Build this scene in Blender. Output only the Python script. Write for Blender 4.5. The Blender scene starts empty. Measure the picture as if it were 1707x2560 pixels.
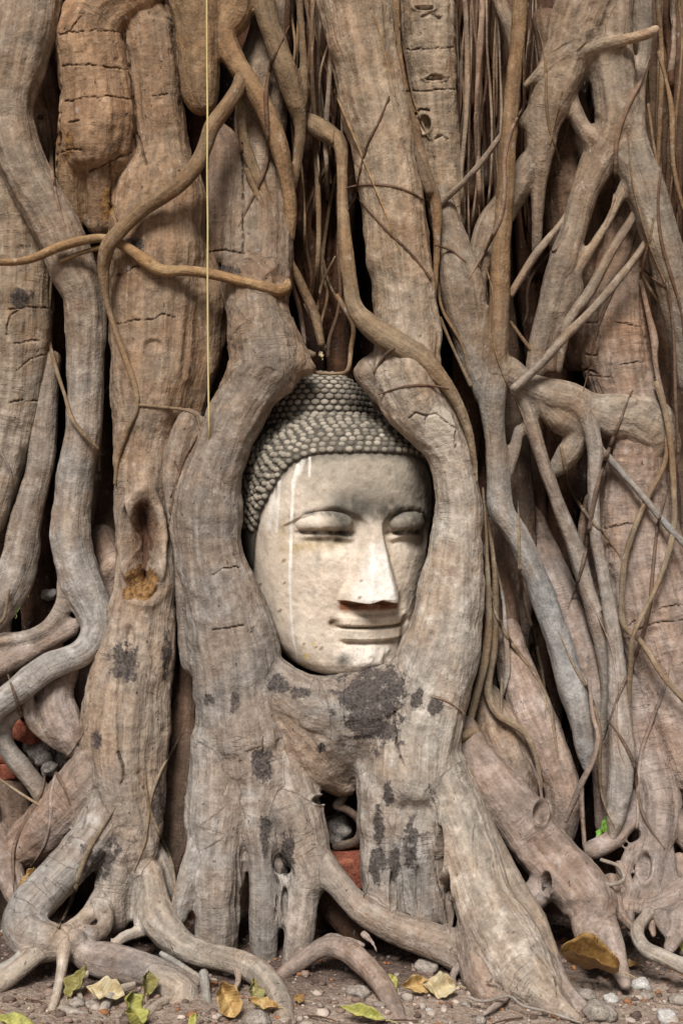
import bpy, math, random
import numpy as np
from mathutils import Vector
R = math.radians
random.seed(7)

# ------------------------------------------------------------------ camera, sky, sun, exposure
C = bpy.data.collections.new("place"); bpy.context.scene.collection.children.link(C)
H = 1.08            # eye height of the photographer (m)
D0 = 3.4            # distance to the plane of the big roots (m)
scn = bpy.context.scene
cam_d = bpy.data.cameras.new("camera"); cam = bpy.data.objects.new("camera", cam_d); C.objects.link(cam)
cam.location = (0, -D0, H); cam.rotation_euler = (R(90), 0, 0)
cam_d.sensor_fit = 'VERTICAL'; cam_d.sensor_height = 36; cam_d.lens = 36 * D0 / 2.56
cam_d.clip_start = 0.05; cam_d.clip_end = 500
scn.camera = cam
W = bpy.data.worlds.new("World"); scn.world = W; W.use_nodes = True
SUN_EL, SUN_AZ = R(47), R(192)      # from the front left, over the photographer's shoulder
nt = W.node_tree; bg = nt.nodes['Background']
sky = nt.nodes.new('ShaderNodeTexSky'); sky.sky_type = 'NISHITA'; sky.sun_disc = False
sky.sun_elevation = SUN_EL; sky.sun_rotation = SUN_AZ; sky.dust_density = 4.0; sky.air_density = 1.0
hs = nt.nodes.new('ShaderNodeHueSaturation'); hs.inputs['Saturation'].default_value = 0.3
nt.links.new(sky.outputs[0], hs.inputs['Color']); nt.links.new(hs.outputs[0], bg.inputs[0])
bg.inputs[1].default_value = 0.05
scn.cycles.diffuse_bounces = 2; scn.cycles.max_bounces = 6
sl = bpy.data.lights.new("sun", 'SUN'); so = bpy.data.objects.new("sun", sl); C.objects.link(so)
sl.energy = 4.6; sl.angle = R(20); sl.color = (1.0, 0.955, 0.91)
sd = Vector((math.sin(SUN_AZ) * math.cos(SUN_EL), math.cos(SUN_AZ) * math.cos(SUN_EL), math.sin(SUN_EL)))
so.rotation_euler = sd.to_track_quat('Z', 'Y').to_euler(); so.location = (-2, -4, 5)
scn.view_settings.view_transform = 'Standard'; scn.view_settings.look = 'None'
scn.view_settings.exposure = 0.06; scn.view_settings.gamma = 1

# ------------------------------------------------------------------ helpers
K = 2560 / 2352.0     # tracing units -> millimetres on the plane Y = 0
def P(x, y, Y):
    s = (D0 + Y) / D0
    return np.array([(x * K - 853.5) / 1000 * s, Y, H - (y * K - 1280) / 1000 * s])
def unproject(v):     # array (n,3) -> tracing units, for marks that lie at a known place on a surface
    s = (D0 + v[:, 1]) / D0
    return (v[:, 0] / s * 1000 + 853.5) / K, ((H - v[:, 2]) / s * 1000 + 1280) / K

def _hash(i, j, k, seed):
    h = (i * 374761393 + j * 668265263 + k * 2147483647 + seed * 974634777) & 0xFFFFFFFF
    h = ((h ^ (h >> 13)) * 1274126177) & 0xFFFFFFFF
    h = ((h ^ (h >> 16)) * 2246822519) & 0xFFFFFFFF
    return (h ^ (h >> 15)) & 0xFFFFFFFF
def vnoise(p, seed=0):
    p = np.asarray(p, float); f = np.floor(p); i = f.astype(np.int64); u = p - f
    w = u * u * u * (u * (u * 6 - 15) + 10); out = 0
    for dx in (0, 1):
        for dy in (0, 1):
            for dz in (0, 1):
                h = _hash(i[:, 0] + dx, i[:, 1] + dy, i[:, 2] + dz, seed) / 4294967295.0
                wt = (w[:, 0] if dx else 1 - w[:, 0]) * (w[:, 1] if dy else 1 - w[:, 1]) * (w[:, 2] if dz else 1 - w[:, 2])
                out = out + h * wt
    return out * 2 - 1
def fbm(p, oct=3, seed=0):
    a, s, t = 1.0, 0.0, 0.0; p = np.asarray(p, float).copy()
    for o in range(oct):
        s = s + a * vnoise(p, seed + o); t += a; a *= 0.5; p = p * 2.03
    return s / t
def sstep(a, b, x):
    t = np.clip((x - a) / (b - a), 0, 1); return t * t * (3 - 2 * t)
def seg_dist(px, py, poly):
    d = np.full(px.shape, 1e9)
    for (x0, y0), (x1, y1) in zip(poly[:-1], poly[1:]):
        vx, vy = x1 - x0, y1 - y0; L = vx * vx + vy * vy + 1e-9
        t = np.clip(((px - x0) * vx + (py - y0) * vy) / L, 0, 1)
        d = np.minimum(d, np.hypot(px - x0 - t * vx, py - y0 - t * vy))
    return d

def make_mesh(name, V, F, mat, smooth=True):
    m = bpy.data.meshes.new(name)
    m.from_pydata([tuple(map(float, v)) for v in V], [], [tuple(map(int, f)) for f in F]); m.update()
    if mat: m.materials.append(mat)
    if smooth: m.polygons.foreach_set('use_smooth', [True] * len(m.polygons))
    return m
def link(name, mesh, parent=None):
    o = bpy.data.objects.new(name, mesh); C.objects.link(o)
    if parent: o.parent = parent
    return o
def tag(o, label=None, cat=None, group=None, kind=None):
    if label: o['label'] = label
    if cat: o['category'] = cat
    if group: o['group'] = group
    if kind: o['kind'] = kind
    return o
def empty(name, loc=(0, 0, 0)):
    o = bpy.data.objects.new(name, None); C.objects.link(o); o.location = loc; o.empty_display_size = .1
    return o
def verts(m):
    a = np.empty(len(m.vertices) * 3, np.float32); m.vertices.foreach_get('co', a); return a.reshape(-1, 3).astype(float)
def normals(m):
    a = np.empty(len(m.vertices) * 3, np.float32); m.vertex_normals.foreach_get('vector', a); return a.reshape(-1, 3).astype(float)
def set_verts(m, v):
    m.vertices.foreach_set('co', v.astype(np.float32).ravel()); m.update()
def fattr(m, name, a):
    at = m.attributes.new(name, 'FLOAT', 'POINT'); at.data.foreach_set('value', np.asarray(a, np.float32).ravel())
def vattr(m, name, a):
    at = m.attributes.new(name, 'FLOAT_VECTOR', 'POINT'); at.data.foreach_set('vector', np.asarray(a, np.float32).ravel())

# ------------------------------------------------------------------ materials
class NG:
    def __init__(s, name):
        s.m = bpy.data.materials.new(name); s.m.use_nodes = True; s.t = s.m.node_tree
        s.b = s.t.nodes['Principled BSDF']
    def n(s, typ, **kw):
        x = s.t.nodes.new(typ)
        for k, v in kw.items(): setattr(x, k, v)
        return x
    def l(s, a, b): s.t.links.new(a, b)
    def val(s, v, inp):
        if hasattr(v, 'is_linked') or hasattr(v, 'links'): s.l(v, inp)
        else: inp.default_value = v
    def math(s, op, a, b=0.0, c=None, clamp=False):
        x = s.n('ShaderNodeMath', operation=op, use_clamp=clamp); s.val(a, x.inputs[0]); s.val(b, x.inputs[1])
        if c is not None: s.val(c, x.inputs[2])
        return x.outputs[0]
    def rng(s, v, a, b, c=0.0, d=1.0):
        x = s.n('ShaderNodeMapRange'); x.interpolation_type = 'SMOOTHSTEP'; s.val(v, x.inputs[0])
        for k, q in zip((1, 2, 3, 4), (a, b, c, d)): x.inputs[k].default_value = q
        return x.outputs[0]
    def mix(s, f, a, b, mode='MIX'):
        x = s.n('ShaderNodeMix', data_type='RGBA', blend_type=mode); s.val(f, x.inputs[0])
        for v, i in ((a, 6), (b, 7)):
            if isinstance(v, tuple): x.inputs[i].default_value = (*v, 1) if len(v) == 3 else v
            else: s.l(v, x.inputs[i])
        return x.outputs[2]
    def noise(s, vec, scale, detail=4, rough=.55, mul=None):
        if mul:
            mp = s.n('ShaderNodeVectorMath', operation='MULTIPLY'); s.l(vec, mp.inputs[0]); mp.inputs[1].default_value = mul; vec = mp.outputs[0]
        x = s.n('ShaderNodeTexNoise'); s.l(vec, x.inputs['Vector']); x.inputs['Scale'].default_value = scale
        x.inputs['Detail'].default_value = detail; x.inputs['Roughness'].default_value = rough
        return x.outputs[0]
    def attr(s, name, out='Fac'):
        return s.n('ShaderNodeAttribute', attribute_name=name).outputs[out]
    def grey(s, v):
        x = s.n('ShaderNodeCombineColor')
        for i in range(3): s.val(v, x.inputs[i])
        return x.outputs[0]
    def bump(s, h, strength, dist, prev=None):
        x = s.n('ShaderNodeBump'); x.inputs['Strength'].default_value = strength; x.inputs['Distance'].default_value = dist
        s.l(h, x.inputs['Height'])
        if prev: s.l(prev, x.inputs['Normal'])
        return x.outputs[0]
    def done(s, col, rough=.85, spec=.2, normal=None):
        s.val(col if not isinstance(col, tuple) else (*col, 1), s.b.inputs['Base Color']); s.val(rough, s.b.inputs['Roughness'])
        s.b.inputs['Specular IOR Level'].default_value = spec
        if normal: s.l(normal, s.b.inputs['Normal'])
        return s.m

def mat_bark():
    g = NG('fig_bark')
    co = g.attr('bark_co', 'Vector'); tint = g.attr('tint', 'Color'); wr = g.attr('wrinkle'); rg = g.attr('rough_bark')
    ob = g.n('ShaderNodeNewGeometry').outputs['Position']
    n_big = g.noise(ob, 7, 3); n_mid = g.noise(ob, 26, 5, .6); n_spk = g.noise(ob, 150, 3, .6)
    streak = g.noise(co, 1, 4, .6, (62, 62, 4.5)); streak2 = g.noise(co, 1, 3, .6, (220, 220, 16))
    wrk = g.noise(co, 1, 4, .6, (9, 9, 110)); wrk2 = g.noise(co, 1, 3, .5, (4, 4, 32))
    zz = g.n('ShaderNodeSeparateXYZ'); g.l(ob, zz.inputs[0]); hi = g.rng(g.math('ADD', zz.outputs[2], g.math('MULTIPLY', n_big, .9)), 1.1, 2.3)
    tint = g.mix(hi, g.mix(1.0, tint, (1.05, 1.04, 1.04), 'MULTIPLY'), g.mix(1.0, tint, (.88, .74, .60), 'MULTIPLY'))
    col = g.mix(g.rng(n_big, .35, .68), tint, g.mix(1.0, tint, (1.08, .95, .85), 'MULTIPLY'))
    col = g.mix(g.rng(n_mid, .48, .75, 0, .6), col, g.mix(1.0, tint, (.86, .93, 1.0), 'MULTIPLY'))
    col = g.mix(g.math('MULTIPLY', g.rng(g.noise(ob, 13, 5, .65), .5, .68), .7), col, g.mix(1.0, tint, (1.42, 1.42, 1.44), 'MULTIPLY'))
    # mottling and grain
    f = g.math('MULTIPLY', g.rng(n_mid, .25, .75, .78, 1.2), g.rng(streak, .28, .72, .74, 1.2))
    f = g.math('MULTIPLY', f, g.rng(g.noise(ob, 64, 4, .65), .3, .7, .84, 1.16))
    f = g.math('MULTIPLY', f, g.rng(n_spk, .3, .7, .88, 1.1))
    col = g.mix(1.0, col, g.grey(f), 'MULTIPLY')
    col = g.mix(g.math('MULTIPLY', g.rng(streak, .5, .72), .45), col, g.mix(1.0, tint, (1.26, 1.21, 1.13), 'MULTIPLY'))
    # pale lichen flecks, dark pores
    fl = g.math('MULTIPLY', g.rng(g.noise(ob, 55, 5, .7, (1, 1, .55)), .58, .72), g.rng(n_big, .3, .6, .25, .75))
    col = g.mix(g.math('MULTIPLY', fl, .65), col, (.46, .435, .40))
    pore = g.math('MULTIPLY', g.rng(g.noise(ob, 62, 3, .6, (1, 1, .7)), .33, .25), rg)
    col = g.mix(g.math('MULTIPLY', pore, .75), col, (.07, .055, .045))
    # transverse wrinkles
    wl = g.math('MULTIPLY', g.rng(wrk, .44, .30), wr)
    col = g.mix(g.math('MULTIPLY', wl, .22), col, g.mix(1.0, tint, (.34, .27, .22), 'MULTIPLY'))
    # transverse growth cracks
    cl = g.rng(g.math('ABSOLUTE', g.math('SUBTRACT', wrk2, .5)), .010, .002)
    cl = g.math('MULTIPLY', cl, g.rng(g.noise(co, 1, 2, .5, (7, 7, 5)), .58, .64))
    cl = g.math('MULTIPLY', cl, g.math('MULTIPLY', rg, .5))
    cr = g.math('MAXIMUM', cl, g.attr('crack'))
    col = g.mix(g.math('MULTIPLY', cr, .78), col, (.055, .032, .02))
    # stains: soot-dark moss, orange rot
    ragged = g.noise(ob, 34, 6, .7)
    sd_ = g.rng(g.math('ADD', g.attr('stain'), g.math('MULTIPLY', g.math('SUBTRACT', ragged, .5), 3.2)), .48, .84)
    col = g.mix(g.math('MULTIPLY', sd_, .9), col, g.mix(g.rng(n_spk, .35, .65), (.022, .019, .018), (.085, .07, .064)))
    rt = g.rng(g.math('ADD', g.attr('rot'), g.math('MULTIPLY', g.math('SUBTRACT', ragged, .5), 1.2)), .45, .6)
    col = g.mix(rt, col, g.mix(g.rng(g.noise(ob, 90, 5, .7), .35, .65), (.075, .035, .016), (.27, .15, .055)))
    pe = g.rng(g.math('ADD', g.attr('peel'), g.math('MULTIPLY', g.math('SUBTRACT', ragged, .5), .5)), .47, .53)
    ho = g.attr('hollow'); col = g.mix(g.rng(g.math('ADD', ho, g.math('MULTIPLY', g.math('SUBTRACT', ragged, .5), .8)), .4, .6), col, g.mix(streak, (.045, .022, .013), (.15, .08, .05)))
    col = g.mix(pe, col, g.mix(n_mid, (.47, .41, .33), (.38, .33, .27)))
    b = g.bump(g.math('ADD', g.math('MULTIPLY', streak, .7), g.math('MULTIPLY', streak2, .4)), .7, .006)
    b = g.bump(g.math('ADD', n_mid, g.math('MULTIPLY', n_spk, .45)), .65, .008, b)
    b = g.bump(g.math('MULTIPLY', wrk, wr), .35, .006, b)
    b = g.bump(g.math('SUBTRACT', 1.0, g.math('MAXIMUM', cr, pore)), .9, .006, b)
    return g.done(col, g.rng(n_mid, .3, .7, .72, .95), .22, b)

def mat_simple(name, a, b, scale=40, bump=.4, dist=.003, rough=.9, spec=.15, mul=None):
    g = NG(name); tc = g.n('ShaderNodeTexCoord').outputs['Object']
    n = g.noise(tc, scale, 5, .65, mul); n2 = g.noise(tc, scale * 4, 3, .6)
    col = g.mix(g.rng(n, .3, .7), a, b)
    col = g.mix(1.0, col, g.grey(g.rng(n2, .25, .75, .7, 1.25)), 'MULTIPLY')
    return g.done(col, rough, spec, g.bump(g.math('ADD', n, g.math('MULTIPLY', n2, .5)), bump, dist))

def mat_stone():
    g = NG('weathered_plaster_stone')
    c = g.attr('tint', 'Color'); ob = g.n('ShaderNodeNewGeometry').outputs['Position']
    n = g.noise(ob, 28, 6, .65); s = g.noise(ob, 190, 3, .6); pit = g.noise(ob, 85, 3, .6)
    col = g.mix(1.0, c, g.grey(g.math('MULTIPLY', g.rng(n, .25, .75, .84, 1.13), g.rng(s, .3, .7, .93, 1.07))), 'MULTIPLY')
    pk = g.rng(pit, .27, .21)
    col = g.mix(g.math('MULTIPLY', pk, .6), col, (.2, .15, .1))
    b = g.bump(g.math('ADD', n, g.math('MULTIPLY', s, .4)), .32, .004); b = g.bump(g.math('SUBTRACT', 1.0, pk), .6, .003, b)
    return g.done(col, .8, .2, b)

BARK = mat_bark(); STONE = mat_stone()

# ------------------------------------------------------------------ roots: tubes that are fused into organic masses
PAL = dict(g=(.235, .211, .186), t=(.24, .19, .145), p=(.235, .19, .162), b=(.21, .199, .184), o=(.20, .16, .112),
           d=(.075, .043, .028), l=(.29, .262, .225), k=(.028, .016, .011), m=(.125, .09, .068), s=(.26, .20, .125))  # k, d, m darkened so deep bark carries crevice shade in its colour
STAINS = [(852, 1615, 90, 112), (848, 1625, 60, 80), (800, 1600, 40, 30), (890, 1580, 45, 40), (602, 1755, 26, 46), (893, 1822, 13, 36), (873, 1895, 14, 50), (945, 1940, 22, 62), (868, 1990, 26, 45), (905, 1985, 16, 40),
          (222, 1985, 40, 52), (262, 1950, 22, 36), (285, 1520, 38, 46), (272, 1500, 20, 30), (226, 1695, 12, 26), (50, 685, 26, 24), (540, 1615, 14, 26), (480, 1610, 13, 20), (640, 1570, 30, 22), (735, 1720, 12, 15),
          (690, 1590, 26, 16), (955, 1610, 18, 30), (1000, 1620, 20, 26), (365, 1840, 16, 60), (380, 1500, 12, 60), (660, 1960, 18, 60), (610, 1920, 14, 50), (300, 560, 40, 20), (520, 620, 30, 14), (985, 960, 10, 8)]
ROTS = [(329, 1338, 36, 46), (324, 1300, 18, 34), (300, 1362, 18, 16), (245, 470, 16, 40), (160, 330, 12, 34)]
HOLLOWS = [(330, 1232, 33, 84)]
PEELS = [(1010, 990, 34, 58)]
DENTS = [(1012, 1960, 8, 66, .032), (1028, 2068, 8, 62, .03), (276, 1640, 9, 110, .01), (300, 1500, 12, 70, .008), (1090, 1960, 6, 70, .006), (960, 2040, 8, 60, .01), (900, 2050, 7, 50, .012), (545, 2040, 5, 90, .008), (331, 1245, 37, 102, .066), (292, 1225, 9, 66, .03), (332, 1345, 40, 40, .02), (1240, 1868, 16, 26, .03), (1255, 2028, 13, 26, .035), (352, 795, 24, 18, .008), (655, 2075, 10, 38, .03),
         (975, 285, 14, 20, .02), (975, 20, 20, 6, .02), (998, 180, 24, 5, .02), (95, 270, 8, 6, .015), (1480, 1990, 16, 34, .018), (735, 1838, 20, 10, .02)]
CRACKS = [([(905, 1635), (904, 1668), (911, 1690), (909, 1710), (918, 1735), (926, 1758)], 2.6, 1),
          ([(253, 372), (258, 420), (256, 470), (268, 520)], 3.2, 1), ([(200, 398), (235, 385), (262, 372), (305, 350)], 2.2, 1), ([(150, 235), (200, 222), (260, 222), (300, 230)], 1.5, 1),
          ([(145, 152), (190, 148), (240, 152), (290, 160)], 1.5, 1), ([(130, 85), (160, 72), (185, 38)], 1.6, 1), ([(160, 75), (220, 68), (280, 75)], 1.2, .8), ([(288, 72), (292, 110), (303, 200), (310, 300), (335, 375)], 3.0, 1),
          ([(138, 350), (165, 342), (190, 345)], 2.0, 1), ([(140, 260), (138, 330), (130, 360), (132, 450)], 2.4, 1), ([(158, 283), (183, 277)], 1.6, 1), ([(350, 222), (385, 216)], 1.2, 1),
          ([(20, 712), (60, 705), (112, 708)], 1.6, 1), ([(35, 790), (65, 783), (90, 785)], 1.8, 1), ([(20, 925), (60, 920), (85, 921)], 1.5, 1), ([(40, 850), (80, 822), (108, 812)], 1.3, .8), ([(15, 770), (25, 725), (45, 712)], 1.8, .9),
          ([(490, 1320), (510, 1305), (550, 1304)], 1.5, 1), ([(490, 1446), (520, 1444), (560, 1436)], 1.8, 1), ([(606, 1735), (605, 1690)], 1.2, .8), 
          ([(940, 960), (955, 948), (975, 955), (1000, 950), (1020, 968)], 3.0, .9), ([(1020, 968), (1045, 985), (1046, 1030)], 2.4, .8), 
          ([(270, 632), (300, 618), (330, 606)], 2.0, 1), ([(268, 745), (300, 736), (345, 733)], 1.6, 1), ([(345, 735), (375, 722), (405, 728)], 1.2, .9), ([(480, 580), (520, 575), (560, 580)], 2.0, 1), ([(556, 330), (558, 480), (556, 575)], 2.2, 1),
          ([(970, 40), (985, 33), (1010, 42)], 3.5, 1), ([(980, 176), (1000, 172), (1030, 180)], 3.2, 1), ([(955, 262), (965, 252), (985, 255)], 3.0, 1), ([(1000, 318), (1015, 310), (1028, 320)], 3.0, 1), ([(935, 115), (1000, 112), (1040, 110)], 1.3, .8), ([(935, 210), (1000, 207), (1045, 205)], 1.6, .9),
          ([(1320, 855), (1350, 850), (1370, 858)], 2.6, 1), ([(1350, 862), (1400, 866), (1402, 820)], 1.8, .9), ([(1345, 815), (1370, 818), (1372, 800)], 2.0, 1), ([(1340, 742), (1400, 738), (1470, 752)], 1.5, .8), ([(1405, 840), (1440, 836), (1480, 830)], 1.4, .8),
          ([(1385, 1215), (1440, 1203), (1470, 1200)], 1.6, .9), ([(1436, 1440), (1470, 1420), (1520, 1395), (1568, 1390)], 1.6, .9), ([(1460, 1450), (1500, 1432), (1568, 1425)], 1.3, .8),
          ([(1220, 2180), (1250, 2215), (1275, 2250), (1278, 2290)], 1.8, 1), ([(1118, 2262), (1140, 2268), (1165, 2280)], 1.6, .8), ([(840, 2005), (845, 2030), (837, 2060)], 1.6, .9), ([(835, 2400), (836, 2401)], 1, 0),
          ([(272, 1728), (284, 1760), (286, 1785), (278, 1800)], 3.2, 1), ([(200, 1855), (195, 1890), (188, 1905)], 2.2, .9), ([(400, 1060), (415, 1090), (390, 1150), (388, 1210)], 1.6, .8),
          ([(630, 1980), (640, 2030), (632, 2110)], 2.2, .9), ([(985, 1800), (1010, 1900), (1000, 2000), (1020, 2090)], 1.8, .7)]

def parse(spec):
    pts = []
    for tok in spec.split(';'):
        tok = tok.strip()
        if not tok: continue
        a, _, yv = tok.partition('@'); x, y, w = map(float, a.split())
        pts.append([x, y, w, yv.strip() or None])
    idx = [i for i, p in enumerate(pts) if p[3] is not None]
    for i in idx:
        p = pts[i]
        if p[3].startswith('g'):
            k = float(p[3][1:]) if len(p[3]) > 1 else .35
            r = p[2] / 2 * K / 1000
            s = H / ((p[1] * K - 1280) / 1000 + k * r); p[3] = s * D0 - D0
        else: p[3] = float(p[3])
    if not idx:
        for p in pts: p[3] = 0.0
    else:
        for i, p in enumerate(pts):
            if i in idx: continue
            lo = [j for j in idx if j < i]; hi = [j for j in idx if j > i]
            if not lo: p[3] = pts[hi[0]][3]
            elif not hi: p[3] = pts[lo[-1]][3]
            else:
                t = (i - lo[-1]) / (hi[0] - lo[-1]); p[3] = pts[lo[-1]][3] * (1 - t) + pts[hi[0]][3] * t
    out = []
    for x, y, w, Y in pts:
        out.append([*P(x, y, Y), w / 2 * K / 1000 * (D0 + Y) / D0])
    return np.array(out)
def resample(q, step):
    q = np.vstack([2 * q[0] - q[1], q, 2 * q[-1] - q[-2]]); q[0, 3] = q[1, 3]; q[-1, 3] = q[-2, 3]
    out = []
    for i in range(1, len(q) - 2):
        p0, p1, p2, p3 = q[i - 1:i + 3]; L = np.linalg.norm(p2[:3] - p1[:3]); n = max(2, int(L / step))
        t = np.linspace(0, 1, n, endpoint=False)[:, None]
        out.append(.5 * (2 * p1 + (p2 - p0) * t + (2 * p0 - 5 * p1 + 4 * p2 - p3) * t * t + (3 * p1 - p0 - 3 * p2 + p3) * t ** 3))
    out.append(q[-2][None]); o = np.vstack(out); o[:, 3] = np.maximum(o[:, 3], .0012); return o
def frames(c):
    T = np.gradient(c, axis=0); T /= np.linalg.norm(T, axis=1)[:, None] + 1e-12
    N = np.empty_like(T); B = np.empty_like(T); n = np.cross(T[0], (0.0, 1.0, 0.0))
    if np.linalg.norm(n) < .1: n = np.cross(T[0], (1.0, 0, 0))
    n /= np.linalg.norm(n)
    for i in range(len(T)):
        n = n - T[i] * n.dot(T[i]); n /= np.linalg.norm(n) + 1e-12; N[i] = n; B[i] = np.cross(T[i], n)
    return T, N, B
_tube_seed = [0]
def tube(spec, step=None, sides=None, flat=1.0, lump=.05, caps=True):
    q = parse(spec) if isinstance(spec, str) else spec
    rm = q[:, 3].mean(); st = step or max(.005, rm * .3)
    q = resample(q, st); _tube_seed[0] += 1; sd_ = _tube_seed[0]
    c, r = q[:, :3], q[:, 3]
    if caps:     # rounded ends
        def cap(sgn):
            e = 0 if sgn < 0 else -1; t = c[e] - c[1 if sgn < 0 else -2]; t = t / (np.linalg.norm(t) + 1e-9)
            a = np.array([.35, .65, .88, .99]); cc = c[e] + t * (r[e] * .75 * np.sin(a * math.pi / 2))[:, None]; return cc, r[e] * np.cos(a * math.pi / 2)
        c0, r0 = cap(-1); c1, r1 = cap(1)
        c = np.vstack([c0[::-1], c, c1]); r = np.concatenate([r0[::-1], r, r1])
    T, N, B = frames(c); s = np.concatenate([[0], np.cumsum(np.linalg.norm(np.diff(c, axis=0), axis=1))])
    ns = sides or int(np.clip(rm * 2 * math.pi / .008, 8, 36))
    th = np.linspace(0, 2 * math.pi, ns, endpoint=False)
    n = len(c); cs, sn = np.cos(th), np.sin(th)
    sm = np.repeat(s, ns); key = np.stack([np.tile(cs, n) * 1.3, np.tile(sn, n) * 1.3, sm / max(rm * 5, .05)], 1) + sd_ * 7.3
    k = (1 + lump * 2.0 * fbm(key, 2, sd_)).reshape(n, ns)
    off = (N[:, None, :] * cs[None, :, None] + B[:, None, :] * sn[None, :, None]) * (r[:, None] * k)[:, :, None]
    off[:, :, 1] *= flat
    V = (c[:, None, :] + off).reshape(-1, 3)
    i = np.arange(n - 1)[:, None] * ns; j = np.arange(ns)[None, :]; j2 = (j + 1) % ns
    F = np.stack([i + j, i + j2, i + ns + j2, i + ns + j], -1).reshape(-1, 4).tolist()
    F.append(list(range(ns))[::-1]); F.append(list(range((n - 1) * ns, n * ns)))
    return dict(V=V, F=F, c=c, r=r, s=s + sd_ * 3.7, N=N, B=B)
def paint(m, tubes, cols, wr, rough, marks=True, disp=1.0):
    """bark coordinates that follow each root, tints, and the real relief of bark, cracks and hollows"""
    v = verts(m); nrm = normals(m); n = len(v)
    cc = np.vstack([t['c'] for t in tubes]); rr = np.concatenate([t['r'] for t in tubes]); ss = np.concatenate([t['s'] for t in tubes])
    NN = np.vstack([t['N'] for t in tubes]); BB = np.vstack([t['B'] for t in tubes])
    ci = np.concatenate([np.full(len(t['c']), i) for i, t in enumerate(tubes)])
    ca = np.array(cols)[ci]; wa = np.array(wr)[ci]; ra = np.array(rough)[ci]
    co = np.empty((n, 3)); tint = np.empty((n, 3)); W_ = np.empty(n); Rg = np.empty(n); loc = np.empty(n)
    st = max(1, len(cc) // 300); cc, rr, ss, NN, BB, ca, wa, ra = (a[::st] for a in (cc, rr, ss, NN, BB, ca, wa, ra))
    for a in range(0, n, 20000):
        p = v[a:a + 20000]
        d = np.sqrt(np.maximum(((p ** 2).sum(1)[:, None] + (cc ** 2).sum(1)[None] - 2 * p @ cc.T), 0)) - rr[None]
        k = d.argmin(1); o = p - cc[k]
        TT = np.cross(NN[k], BB[k]); sp_ = (o * TT).sum(1)
        co[a:a + 20000] = np.stack([(o * NN[k]).sum(1), (o * BB[k]).sum(1), ss[k] + sp_], 1); loc[a:a + 20000] = rr[k]
        # tiny interpolation along the axis
        w = np.exp(-(d - d.min(1)[:, None]) / .012); w /= w.sum(1)[:, None]
        tint[a:a + 20000] = w @ ca; W_[a:a + 20000] = w @ wa; Rg[a:a + 20000] = w @ ra
    px, py = unproject(v); front = nrm[:, 1] < .25
    stain = np.zeros(n); rot = np.zeros(n); peel = np.zeros(n); hollow = np.zeros(n); crack = np.zeros(n); dd = np.zeros(n)
    if marks:
        x0, x1, y0, y1 = px.min() - 40, px.max() + 40, py.min() - 40, py.max() + 40
        for L, out in ((STAINS, stain), (ROTS, rot), (PEELS, peel), (HOLLOWS, hollow)):
            for cx, cy, rx, ry in L:
                if x0 < cx < x1 and y0 < cy < y1:
                    q = np.hypot((px - cx) / rx, (py - cy) / ry); np.maximum(out, np.where(front, np.clip(1.5 - q, 0, 1), 0), out=out)
        for cx, cy, rx, ry, dp in DENTS:
            if x0 < cx < x1 and y0 < cy < y1:
                q = np.hypot((px - cx) / rx, (py - cy) / ry); dd += np.where(front, dp * sstep(1.0, .72, q) - .25 * dp * np.exp(-((q - 1.2) / .2) ** 2), 0)
        wob = 3.0 * fbm(v * 60, 2, 91)
        for poly, w, a in CRACKS:
            xs, ys = zip(*poly)
            if x1 > min(xs) and x0 < max(xs) and y1 > min(ys) and y0 < max(ys):
                d = np.abs(seg_dist(px + wob, py + wob, poly)); q = np.where(front, a * sstep(w * 1.0 + .5, w * .2, d) * np.clip(.75 + .9 * wob / 3, .15, 1), 0)
                np.maximum(crack, q, out=crack); dd += q * .007
    amp = np.clip(loc / .06, .12, 1.2) * disp
    h = .0085 * amp * fbm(v * 11, 3, 5) + .0015 * amp * fbm(v * 45, 3, 9)
    h += .0036 * amp * fbm(co * np.array([48, 48, 3.5]), 3, 11) + 0.0010 * np.minimum(amp, 1) * W_ * fbm(co * np.array([7, 7, 75]), 2, 13)
    pit = np.clip(-fbm(v * 32, 2, 17) - .38, 0, 1) * .009 * amp * Rg
    set_verts(m, v + nrm * (h - dd - pit)[:, None])
    vattr(m, 'bark_co', co); vattr(m, 'tint', tint); fattr(m, 'wrinkle', W_); fattr(m, 'rough_bark', Rg)
    fattr(m, 'stain', stain); fattr(m, 'rot', rot); fattr(m, 'peel', peel); fattr(m, 'hollow', hollow); fattr(m, 'crack', crack)

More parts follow.
